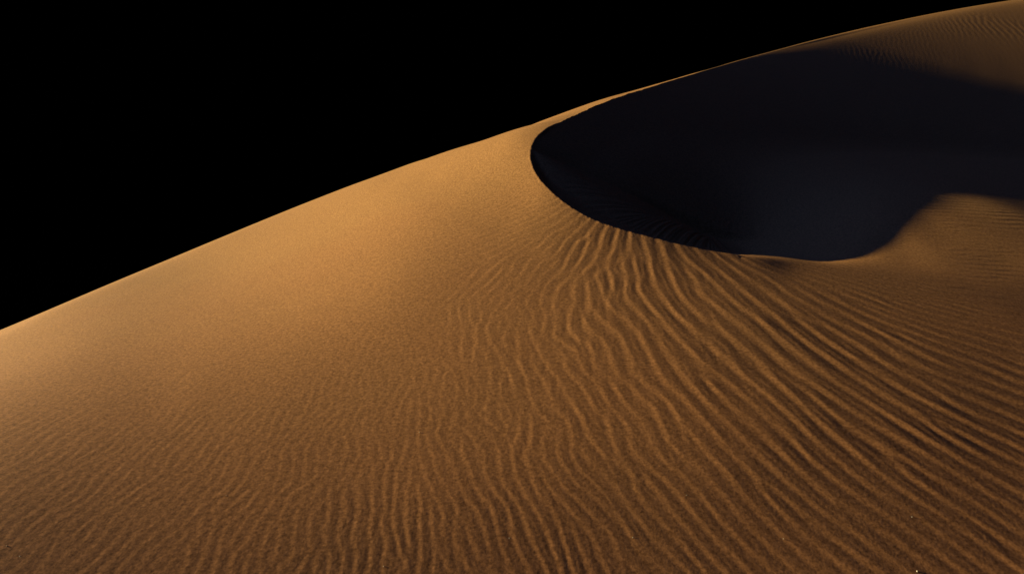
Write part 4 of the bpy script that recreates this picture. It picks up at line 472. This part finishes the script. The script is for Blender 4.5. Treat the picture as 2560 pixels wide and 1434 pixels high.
# ------------------------------------------------------------------ wind ripples
# (x, y, crest direction, wavelength, strength, regularity) measured along the dune
RIPPLES = [(-1.830,2.364,1.445,0.0535,0.42,0.5),
 (-1.724,2.671,1.440,0.0517,0.40,0.5),
 (-1.102,2.433,1.513,0.0485,0.50,0.5),
 (-1.620,2.952,1.404,0.0490,0.45,0.5),
 (-0.808,2.381,1.573,0.0494,0.60,0.5),
 (-0.545,2.522,1.697,0.0482,0.90,0.5),
 (-0.589,2.959,1.729,0.0514,0.55,0.6),
 (-0.834,3.410,1.573,0.0462,0.30,0.6),
 (-0.325,2.530,1.875,0.0530,0.90,0.6),
 (0.046,2.544,1.920,0.0572,0.90,0.8),
 (0.481,2.506,2.048,0.0700,0.75,0.8),
 (0.951,2.565,2.068,0.0807,0.85,1.0),
 (1.410,2.576,2.105,0.0888,0.80,1.0),
 (1.681,2.535,2.136,0.0953,0.85,1.0),
 (-0.061,3.073,1.766,0.0602,0.75,0.4),
 (0.476,3.057,1.879,0.0816,0.90,0.7),
 (1.062,3.169,1.952,0.1042,1.10,1.0),
 (1.622,3.177,2.021,0.1196,1.30,1.0),
 (2.196,3.198,2.336,0.1064,1.40,1.0),
 (-0.223,3.877,1.699,0.0732,0.80,0.4),
 (-0.445,3.718,1.708,0.0521,0.45,0.5),
 (0.225,3.822,1.738,0.0877,0.95,0.4),
 (0.712,3.969,1.787,0.1211,1.10,0.7),
 (1.140,3.876,1.852,0.1416,1.10,1.0),
 (1.540,3.768,1.887,0.1364,1.20,1.0),
 (1.989,3.785,2.088,0.1148,1.25,1.0),
 (2.506,3.740,2.498,0.0897,1.35,1.0),
 (2.521,3.487,2.391,0.1023,1.35,1.0),
 (1.207,4.399,1.703,0.1422,0.85,0.9),
 (1.552,4.310,1.832,0.1542,0.85,1.0),
 (1.909,4.272,2.044,0.1191,0.70,1.0),
 (2.209,4.153,2.364,0.0822,1.00,1.0),
 (2.589,4.009,2.650,0.0751,0.90,1.0),
 (2.856,3.905,2.711,0.1017,1.00,1.0),
 (1.793,4.563,2.573,0.0589,0.45,1.0),
 (2.152,4.495,2.589,0.0642,0.70,1.0),
 (2.596,4.376,2.691,0.0592,0.90,1.0),
 (3.063,4.323,2.969,0.1071,0.90,1.0),
 (3.606,5.464,2.948,0.0723,2.20,0.8),
 (3.435,5.015,3.078,0.0911,1.80,0.9),
 (1.011,4.699,1.532,0.1085,1.30,1.0),
 (0.821,4.819,1.236,0.0976,1.35,1.0),
 (0.619,4.935,0.972,0.0943,1.40,1.0),
 (1.175,4.701,1.662,0.1252,1.10,1.0),
 (1.375,4.652,1.861,0.1006,0.80,1.0),
 (1.198,4.446,1.766,0.1284,0.95,1.0),
 (0.838,4.459,1.505,0.1041,1.40,0.8),
 (0.498,4.747,1.026,0.0844,0.90,0.7),
 (0.634,4.476,1.378,0.0871,1.20,0.6),
 (0.224,4.788,0.880,0.0810,0.50,0.5),
 (0.058,4.498,1.058,0.0730,0.50,0.3),
 (-0.094,4.143,1.313,0.0626,0.60,0.3),
 (0.494,5.219,0.613,0.0789,1.10,1.0),
 (0.307,5.433,0.162,0.0704,1.00,1.0),
 (0.333,5.743,2.722,0.0443,1.20,1.0),
 (0.270,6.269,2.659,0.0374,0.80,1.0),
 (0.027,6.105,2.774,0.0427,0.50,1.0),
 (-0.168,5.856,2.996,0.0611,0.60,1.0),
 (-0.512,5.599,3.052,0.0795,0.50,1.0),
 (-0.930,6.372,2.589,0.0742,0.35,1.0),
 (-1.288,6.171,2.597,0.0840,0.20,1.0),
 (-0.185,5.271,0.292,0.0818,0.50,0.9),
 (-0.494,5.129,0.352,0.0881,0.30,0.9),
 (0.129,5.277,0.230,0.0832,0.70,1.0),
 (-2.089,6.323,0.081,0.2320,0.02,0.8),
 (-2.234,4.863,1.391,0.1106,0.01,0.8),
 (-1.329,4.726,0.599,0.1218,0.03,0.8),
 (-2.665,4.598,1.578,0.0923,0.01,0.8),
 (-1.524,3.676,1.416,0.0586,0.15,0.7),
 (-2.084,3.512,1.478,0.0543,0.18,0.8),
 (-0.731,4.423,1.017,0.0686,0.08,0.8),
 (-0.773,4.852,0.400,0.1015,0.12,0.8),
 (-2.224,3.095,1.441,0.0597,0.45,0.8),
 (-1.513,3.111,1.412,0.0509,0.45,0.7),
 (-0.980,3.163,1.442,0.0471,0.45,0.6),
 (-0.568,3.930,1.473,0.0491,0.25,0.6),
 (-2.853,4.252,1.663,0.0890,0.02,0.8),
 (-1.445,4.155,1.287,0.0725,0.02,0.8)]
RIPPLES_FLOOR = [(2.084,6.570,0.371,0.0543,0.15,1.0),
 (3.708,6.713,2.579,0.1426,0.15,1.0),
 (4.140,6.066,3.065,0.0978,1.80,1.0),
 (2.501,5.852,2.051,0.0820,0.18,1.0),
 (1.745,6.650,0.439,0.0586,0.15,1.0),
 (3.606,5.464,2.948,0.0638,0.15,1.0),
 (2.919,5.123,2.845,0.0888,0.40,1.0)]
RIPPLES_WALL = [(8.250,16.020,1.098,0.0749,0.25,1.0),
 (9.247,16.633,1.073,0.0774,0.35,1.0),
 (10.198,17.089,1.042,0.0782,0.40,1.0),
 (11.464,17.963,1.027,0.0927,0.45,1.0),
 (12.523,18.593,1.032,0.1128,0.60,1.0),
 (13.623,19.217,1.051,0.1452,0.70,1.0),
 (14.021,18.874,1.066,0.1604,0.70,1.0),
 (11.269,16.533,0.999,0.0926,0.05,1.0),
 (9.670,15.954,1.029,0.0799,0.12,1.0),
 (12.400,16.770,1.042,0.1269,0.04,1.0),
 (15.559,19.975,0.979,0.1355,0.10,1.0),
 (10.278,14.331,0.995,0.0903,0.00,1.0)]

def wander(x, y, rng, l0, l1, n=14):
    v = np.zeros_like(x)
    for _ in range(n):
        k = 2 * math.pi / math.exp(rng.uniform(math.log(l0), math.log(l1))); d = rng.uniform(0, 2 * math.pi)
        v = v + np.sin(k * (x * math.cos(d) + y * math.sin(d)) + rng.uniform(0, 6.28))
    return v / math.sqrt(n / 2)

def ripple_field(ctrl, x0, x1, y0, y1, dx, seed, lam_lo, lam_hi, keep, fine=1.0):
    """Phasor-noise ripples: oriented wave packets whose phases are pulled into line
    with their neighbours, so crests run on, wander and fork as blown sand does."""
    rng = np.random.default_rng(seed)
    C = np.array(ctrl)
    th = C[:, 2] + math.radians(11)
    th = np.mod(th, math.pi) - math.radians(11)
    th = np.where((C[:, 0] > 1.45) & (th < .8), th + math.pi, th)     # keep one sense of 'down-wind' across the floor
    lam = np.clip(C[:, 3] * fine, lam_lo, lam_hi)
    if fine < 1:
        C[:, 5] = np.minimum(C[:, 5], .55)
    lr, la = np.log(np.hypot(C[:, 0], C[:, 1])), np.arctan2(C[:, 0], C[:, 1])
    kx, ky = np.sin(th), -np.cos(th)          # across the crest, down-wind
    V = np.stack([kx, ky, np.log(lam), C[:, 4], C[:, 5]], 1)
    def interp(x, y):
        pr, pa = np.log(np.hypot(x, y)), np.arctan2(x, y)
        num = np.zeros(x.shape + (5,)); den = np.zeros(x.shape)
        for k in range(len(C)):
            d2 = ((pr - lr[k]) / .11) ** 2 + ((pa - la[k]) / .09) ** 2
            w = 1 / (d2 + .12) ** 2
            den += w
            num += w[..., None] * V[k]
        return num / den[..., None]
    # packets
    cs = lam_lo * .9
    gx, gy = np.meshgrid(np.arange(x0, x1, cs), np.arange(y0, y1, cs), indexing='ij')
    px = (gx + rng.uniform(-.5, .5, gx.shape) * cs).ravel(); py = (gy + rng.uniform(-.5, .5, gy.shape) * cs).ravel()
    sel = keep(px, py); px, py = px[sel], py[sel]
    v = interp(px, py)
    lm = np.exp(v[:, 2])
    sel = rng.uniform(size=len(px)) < 1.5 * (cs / lm) ** 2
    px, py, v, lm = px[sel], py[sel], v[sel], lm[sel]
    n = len(px)
    reg = np.clip(v[:, 4], 0, 1)
    wob = wander(px, py, rng, lam_lo * 5, lam_lo * 14)
    ang = np.arctan2(v[:, 1], v[:, 0]) + wob * (.055 + .26 * (1 - reg)) + rng.normal(size=n) * (.04 + .22 * (1 - reg))
    lm = lm * np.exp(rng.normal(size=n) * (.03 + .10 * (1 - reg)))
    kx, ky = np.cos(ang), np.sin(ang)
    K = 2 * math.pi / lm
    sa, sb = .7 * lm, 1.3 * lm               # packet size across and along the crest
    ph = rng.uniform(0, 2 * math.pi, n)
    # neighbours
    R = 2.2 * lm.max()
    cell = np.floor(np.stack([px, py], 1) / R).astype(int)
    cell -= cell.min(0)
    W = cell[:, 1].max() + 2
    key = (cell[:, 0] + 1) * (W + 2) + cell[:, 1] + 1
    order = np.argsort(key, kind='stable'); ks = key[order]
    I, J = [], []
    for ox in (-1, 0, 1):
        for oy in (-1, 0, 1):
            kk = key + ox * (W + 2) + oy
            lo, hi = np.searchsorted(ks, kk), np.searchsorted(ks, kk, 'right')
            cnt = hi - lo
            ii = np.repeat(np.arange(n), cnt)
            off = np.arange(cnt.sum()) - np.repeat(np.cumsum(cnt) - cnt, cnt)
            jj = order[np.repeat(lo, cnt) + off]
            ddx, ddy = px[ii] - px[jj], py[ii] - py[jj]
            a = ddx * kx[jj] + ddy * ky[jj]; b = -ddx * ky[jj] + ddy * kx[jj]
            q = (a / sa[jj]) ** 2 + (b / sb[jj]) ** 2
            ok = (q < 5.0) & (ii != jj)
            I.append(ii[ok]); J.append(jj[ok])
    I, J = np.concatenate(I), np.concatenate(J)
    ddx, ddy = px[I] - px[J], py[I] - py[J]
    a = ddx * kx[J] + ddy * ky[J]; b = -ddx * ky[J] + ddy * kx[J]
    g = np.exp(-.5 * ((a / sa[J]) ** 2 + (b / sb[J]) ** 2)); carrier = K[J] * a
    for it in range(140):
        z = np.exp(1j * (carrier + ph[J])) * g
        re = np.bincount(I, z.real, n); im = np.bincount(I, z.imag, n)
        new = np.arctan2(im, re)
        upd = rng.uniform(size=n) < .5
        ph = np.where(upd, new, ph)
    ph = ph + rng.normal(size=n) * (1 - reg) * .9
    # splat onto a plan raster
    nx, ny = int((x1 - x0) / dx) + 1, int((y1 - y0) / dx) + 1
    F = np.zeros((nx, ny), np.complex64); G = np.zeros((nx, ny), np.float32)
    for k in range(n):
        rad = 2.3 * sb[k]
        i0, i1 = max(0, int((px[k] - rad - x0) / dx)), min(nx, int((px[k] + rad - x0) / dx) + 2)
        j0, j1 = max(0, int((py[k] - rad - y0) / dx)), min(ny, int((py[k] + rad - y0) / dx) + 2)
        if i1 <= i0 or j1 <= j0: continue
        X = (x0 + dx * np.arange(i0, i1, dtype=np.float32) - px[k])[:, None]
        Yy = (y0 + dx * np.arange(j0, j1, dtype=np.float32) - py[k])[None, :]
        a = X * kx[k] + Yy * ky[k]; b = -X * ky[k] + Yy * kx[k]
        e = np.exp(-.5 * ((a / sa[k]) ** 2 + (b / sb[k]) ** 2)).astype(np.float32)
        F[i0:i1, j0:j1] += e * np.exp(1j * (K[k] * a + ph[k])).astype(np.complex64)
        G[i0:i1, j0:j1] += e
    phi = np.angle(F)
    C_ = np.abs(F) / (G + 1e-3)
    phw = phi - 1.1 * np.sin(phi / 2) ** 2     # short steep face to the left, long gentle one to the right
    prof = 1 - np.abs(np.sin(phw / 2)) ** 1.4
    # strength and wavelength on a coarser raster
    st = 6
    cx, cy = np.meshgrid(x0 + dx * np.arange(0, nx + st, st), y0 + dx * np.arange(0, ny + st, st), indexing='ij')
    cv = interp(cx, cy)
    amp = np.clip(cv[..., 3], 0, None) * np.exp(cv[..., 2])
    i = np.arange(nx); j = np.arange(ny)
    A = upsample(amp, i // st, j // st, (i % st / st)[:, None], (j % st / st)[None, :])
    pw = wander(cx.ravel(), cy.ravel(), rng, lam_lo * 4, lam_lo * 16).reshape(cx.shape)
    A = A * upsample(np.clip(1 + .25 * pw, .4, 1.6), i // st, j // st, (i % st / st)[:, None], (j % st / st)[None, :])
    hgt = (A * RIP_H * (prof - .42) * smooth01((C_ - .03) / .42)).astype(np.float32)
    return hgt, n

def sample(h, x0, y0, dx, x, y):
    fi, fj = (x - x0) / dx, (y - y0) / dx
    ok = (fi >= 0) & (fj >= 0) & (fi < h.shape[0] - 1) & (fj < h.shape[1] - 1)
    fi, fj = np.where(ok, fi, 0), np.where(ok, fj, 0)
    i, j = fi.astype(int), fj.astype(int); p, q = fi - i, fj - j
    v = (1 - p) * (1 - q) * h[i, j] + p * (1 - q) * h[i + 1, j] + (1 - p) * q * h[i, j + 1] + p * q * h[i + 1, j + 1]
    # fade out at the raster's edge
    e = np.minimum(np.minimum(fi, h.shape[0] - 1 - fi), np.minimum(fj, h.shape[1] - 1 - fj)) * dx
    return np.where(ok, v * smooth01(e / .6), 0)

RIP_H = 0.0225
NX0, NX1, NY0, NY1, ND = -6.5, 8.5, 0.9, 11.0, 0.008
near_rip, n1 = ripple_field(RIPPLES + RIPPLES_FLOOR, NX0, NX1, NY0, NY1, ND, 7, .045, .17,
                            lambda x, y: (np.abs(np.arctan2(x, y)) < math.radians(62)))
small_rip, n3 = ripple_field(RIPPLES, NX0, NX1, NY0, 7.5, ND, 23, .030, .08,
                             lambda x, y: (np.abs(np.arctan2(x, y)) < math.radians(50)) & (x * x + y * y < 49), .52)
WX0, WX1, WY0, WY1, WD = 5.0, 30.0, 10.0, 30.0, 0.02
wall_rip, n2 = ripple_field(RIPPLES_WALL, WX0, WX1, WY0, WY1, WD, 3, .10, .24,
                            lambda x, y: (x > 5))
print('ripple packets', n1, n2, n3)

# ------------------------------------------------------------------ heights
PLAIN = -9.0
def lip_blend_width(tt):
    return np.interp(tt, [0, 2, 3, 4, 5, 6, 7, 9, 30, 34, 36, 44], [2.0, 1.3, .8, .4, .2, .12, .08, .02, .02, .04, .25, .4])

def heights(x, y, lip):
    sd, tt, W = lip
    # the knife edge is slightly scalloped
    sd = sd + .004 * smooth01((tt - 9) / 4) * smooth01((34 - tt) / 4) * smooth01((.3 - np.abs(sd)) / .3) * (
        np.sin(tt * 7.0 + 2.0 * np.sin(tt * 2.1)) + .7 * np.sin(tt * 17.0 + 2.0 * np.sin(tt * 4.3)) + .5 * np.sin(tt * 31.0 + 3.0 * np.sin(tt * 3.3)))
    r, a = np.hypot(x, y), np.arctan2(x, y)
    s1 = body(FLANK, r, a); fl = body(FLOOR, r, a)
    W = W - .4 * np.clip(7.0 - tt, 0, 8) * smooth01((.4 - np.abs(sd)) / .25)   # no slip face left where the brink meets the open floor
    k = .01 + .09 * smooth01((np.abs(sd) - .1) / .8)
    h = np.clip(.5 + .5 * (fl - W) / k, 0, 1)
    B = W + (fl - W) * h + k * h * (1 - h)
    q = smooth01(.5 + .5 * sd / lip_blend_width(tt))
    z = s1 + (B - s1) * q
    onfloor = h                                # 1 on the hollow's floor, 0 on the slip face
    amp = (1 - q) + q * (.06 + .94 * onfloor)
    rip = (sample(near_rip, NX0, NY0, ND, x, y) + .45 * sample(small_rip, NX0, NY0, ND, x, y)) * amp
    wallmask = smooth01((sd - .35) / .8) * (1 - onfloor) * smooth01((tt - 33) / 2)
    rip = rip + sample(wall_rip, WX0, WY0, WD, x, y) * wallmask
    # faint avalanche streaks running down the slip face
    st = smooth01((34 - tt) / 2) * q * (1 - onfloor) * smooth01(sd / .35) * .002
    rip = rip + st * (np.sin(tt * 9.0 + 1.3 * np.sin(tt * 3.1)) + .6 * np.sin(tt * 23.0 + sd * .8))
    far = smooth01((r - 34.0) / 80.0)
    return (z + rip) * (1 - far) + (PLAIN - .4) * far

# polar tessellation: fine where the dune is close, coarse behind and far off
def graded(lo, hi, step, end, growth):
    out = list(np.arange(lo, hi, step)); s = step
    while out[-1] < end:
        s *= growth; out.append(out[-1] + s)
    return np.array(out)
STEP = 0.00122
azr = graded(0, math.radians(43), STEP, math.radians(178), 1.03)
azr = azr[azr < math.radians(178)]
az = np.concatenate([-azr[:0:-1], azr, [math.pi]])
lr = np.concatenate([np.log(np.linspace(.15, 1.2, 14))[:-1], np.arange(math.log(1.2), math.log(46.0), .0021),
                     np.arange(math.log(46.0), math.log(130.0), .02)])
nr, na = len(lr), len(az)
print('dune grid', nr, na)
cst = 4
ci = np.unique(np.concatenate([np.arange(0, nr, cst), [nr - 1]])); cj = np.unique(np.concatenate([np.arange(0, na, cst), [na - 1]]))
RRc, AAc = np.meshgrid(np.exp(lr[ci]), az[cj], indexing='ij')
lipc = lip_fields((RRc * np.sin(AAc)).ravel(), (RRc * np.cos(AAc)).ravel())
def soften(c, n):
    for _ in range(n):
        for ax in (0, 1):
            c = .5 * c + .25 * (np.roll(c, 1, ax) + np.roll(c, -1, ax))
    return c
lipc = [c.reshape(RRc.shape) for c in lipc]
_w = smooth01((lipc[1] - 32) / 3) * (RRc < 100)
lipc = [lipc[0] * (1 - _w) + soften(lipc[0], 6) * _w, lipc[1], lipc[2] * (1 - _w) + soften(lipc[2], 6) * _w]
def up_idx(full, coarse):
    k = np.clip(np.searchsorted(coarse, np.arange(full), 'right') - 1, 0, len(coarse) - 2)
    return k, (np.arange(full) - coarse[k]) / (coarse[k + 1] - coarse[k])
ki, fi = up_idx(nr, ci); kj, fj = up_idx(na, cj)
lipf = [up_cubic(up_cubic(c.reshape(RRc.shape), ki, fi, 0), kj, fj, 1).ravel() for c in lipc]
RR, AA = np.meshgrid(np.exp(lr), az, indexing='ij')
X, Y = (RR * np.sin(AA)).ravel(), (RR * np.cos(AA)).ravel()
Z = heights(X, Y, lipf)
verts = np.stack([X, Y, Z], 1)
ii, jj = np.meshgrid(np.arange(nr - 1), np.arange(na), indexing='ij')
j2 = (jj + 1) % na
quads = np.stack([ii * na + jj, ii * na + j2, (ii + 1) * na + j2, (ii + 1) * na + jj], -1).reshape(-1, 4)
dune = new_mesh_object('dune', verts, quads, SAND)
dune['kind'] = 'structure'
dune['label'] = 'golden rippled sand dune with a shaded crescent hollow under its crest'

# ------------------------------------------------------------------ desert floor out to the horizon
gr = np.concatenate([[0.5], np.exp(np.linspace(math.log(20), math.log(9000), 60))])
ga = np.linspace(-math.pi, math.pi, 121)[:-1]
GR, GA = np.meshgrid(gr, ga, indexing='ij')
gx, gy = (GR * np.sin(GA)).ravel(), (GR * np.cos(GA)).ravel()
far = smooth01((np.hypot(gx, gy) - 150) / 200)
gz = -14 + (14 + PLAIN) * smooth01((np.hypot(gx, gy) - 60) / 50) + far * .6 * (np.sin(gx * .021 + 1.1 * np.sin(gy * .013)) + np.sin(gy * .017 + gx * .006))
ii, jj = np.meshgrid(np.arange(len(gr) - 1), np.arange(120), indexing='ij')
j2 = (jj + 1) % 120
quads = np.stack([ii * 120 + jj, ii * 120 + j2, (ii + 1) * 120 + j2, (ii + 1) * 120 + jj], -1).reshape(-1, 4)
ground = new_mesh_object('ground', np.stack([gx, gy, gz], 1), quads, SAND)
ground['kind'] = 'structure'
ground['label'] = 'flat desert sand beyond the dune'

# ------------------------------------------------------------------ stray pebbles on the sand
def stone_material(name, rgb):
    mat = bpy.data.materials.new(name)
    mat.use_nodes = True
    n = mat.node_tree
    b = n.nodes['Principled BSDF']
    b.inputs['Roughness'].default_value = 0.6
    tex = n.nodes.new('ShaderNodeTexNoise')
    tex.inputs['Scale'].default_value = 900
    ramp = n.nodes.new('ShaderNodeValToRGB')
    ramp.color_ramp.elements[0].color = (rgb[0] * .75, rgb[1] * .72, rgb[2] * .7, 1)
    ramp.color_ramp.elements[1].color = (*rgb, 1)
    co = n.nodes.new('ShaderNodeTexCoord')
    n.links.new(co.outputs['Object'], tex.inputs['Vector'])
    n.links.new(tex.outputs['Fac'], ramp.inputs['Fac'])
    n.links.new(ramp.outputs['Color'], b.inputs['Base Color'])
    return mat

def pebble_mesh(seed, mat):
    rnd = random.Random(seed)
    bm = bmesh.new()
    bmesh.ops.create_icosphere(bm, subdivisions=2, radius=1.0)
    ph = [rnd.uniform(0, 6) for _ in range(3)]
    for v in bm.verts:
        c = v.co
        k = 1 + .16 * math.sin(2.3 * c.x + ph[0]) + .14 * math.sin(2.9 * c.y + ph[1]) + .06 * math.sin(5 * c.z + ph[2])
        v.co = Vector((c.x * 1.25 * k, c.y * .9 * k, c.z * .6 * k))
    me = bpy.data.meshes.new('pebble')
    bm.to_mesh(me); bm.free()
    for p in me.polygons: p.use_smooth = True
    me.materials.append(mat)
    return me

Zg = Z.reshape(nr, na)
def sand_height(x, y):
    i = int(np.argmin(np.abs(lr - math.log(math.hypot(x, y)))))
    j = int(np.argmin(np.abs(az - math.atan2(x, y))))
    return float(Zg[i, j])

PALE, DARK = stone_material('pale_stone', (.42, .36, .28)), stone_material('dark_stone', (.06, .045, .035))
meshes = [pebble_mesh(s, PALE) for s in range(4)]
rnd = random.Random(5)
SPOTS = [(-1.4027,4.5927,0.0024), (1.3163,2.4493,0.0032), (1.4439,2.6749,0.0021), (0.8909,2.5690,0.0019), (0.5886,2.7601,0.0019), (-0.5173,3.1418,0.0021), (-0.5910,2.4039,0.0018), (0.3219,2.5635,0.0021), (-0.1421,2.5479,0.0018), (-2.3626,5.6112,0.0027), (-1.3225,3.2009,0.0019), (-1.8923,2.3895,0.0018), (-1.8190,2.3470,0.0019), (-1.2561,2.7302,0.0018), (-1.4497,6.0308,0.0034), (-3.6986,5.4824,0.0027)]
for n, (x, y, size) in enumerate(SPOTS):
    dark = n == 0
    o = bpy.data.objects.new('pebble', pebble_mesh(9, DARK) if dark else meshes[n % 4])
    COL.objects.link(o)
    o.location = (x, y, sand_height(x, y) + size * .35)
    o.scale = (size, size, size)
    o.rotation_euler = (rnd.uniform(-.2, .2), rnd.uniform(-.2, .2), rnd.uniform(0, 6.28))
    o['category'] = 'pebble'
    if dark:
        o['label'] = 'single tiny dark pebble on the smooth sand slope left of the ripples'
    else:
        o['label'] = 'tiny pale pebble lying alone on the brown sand'
        o['group'] = 'pale pebbles scattered on the sand'
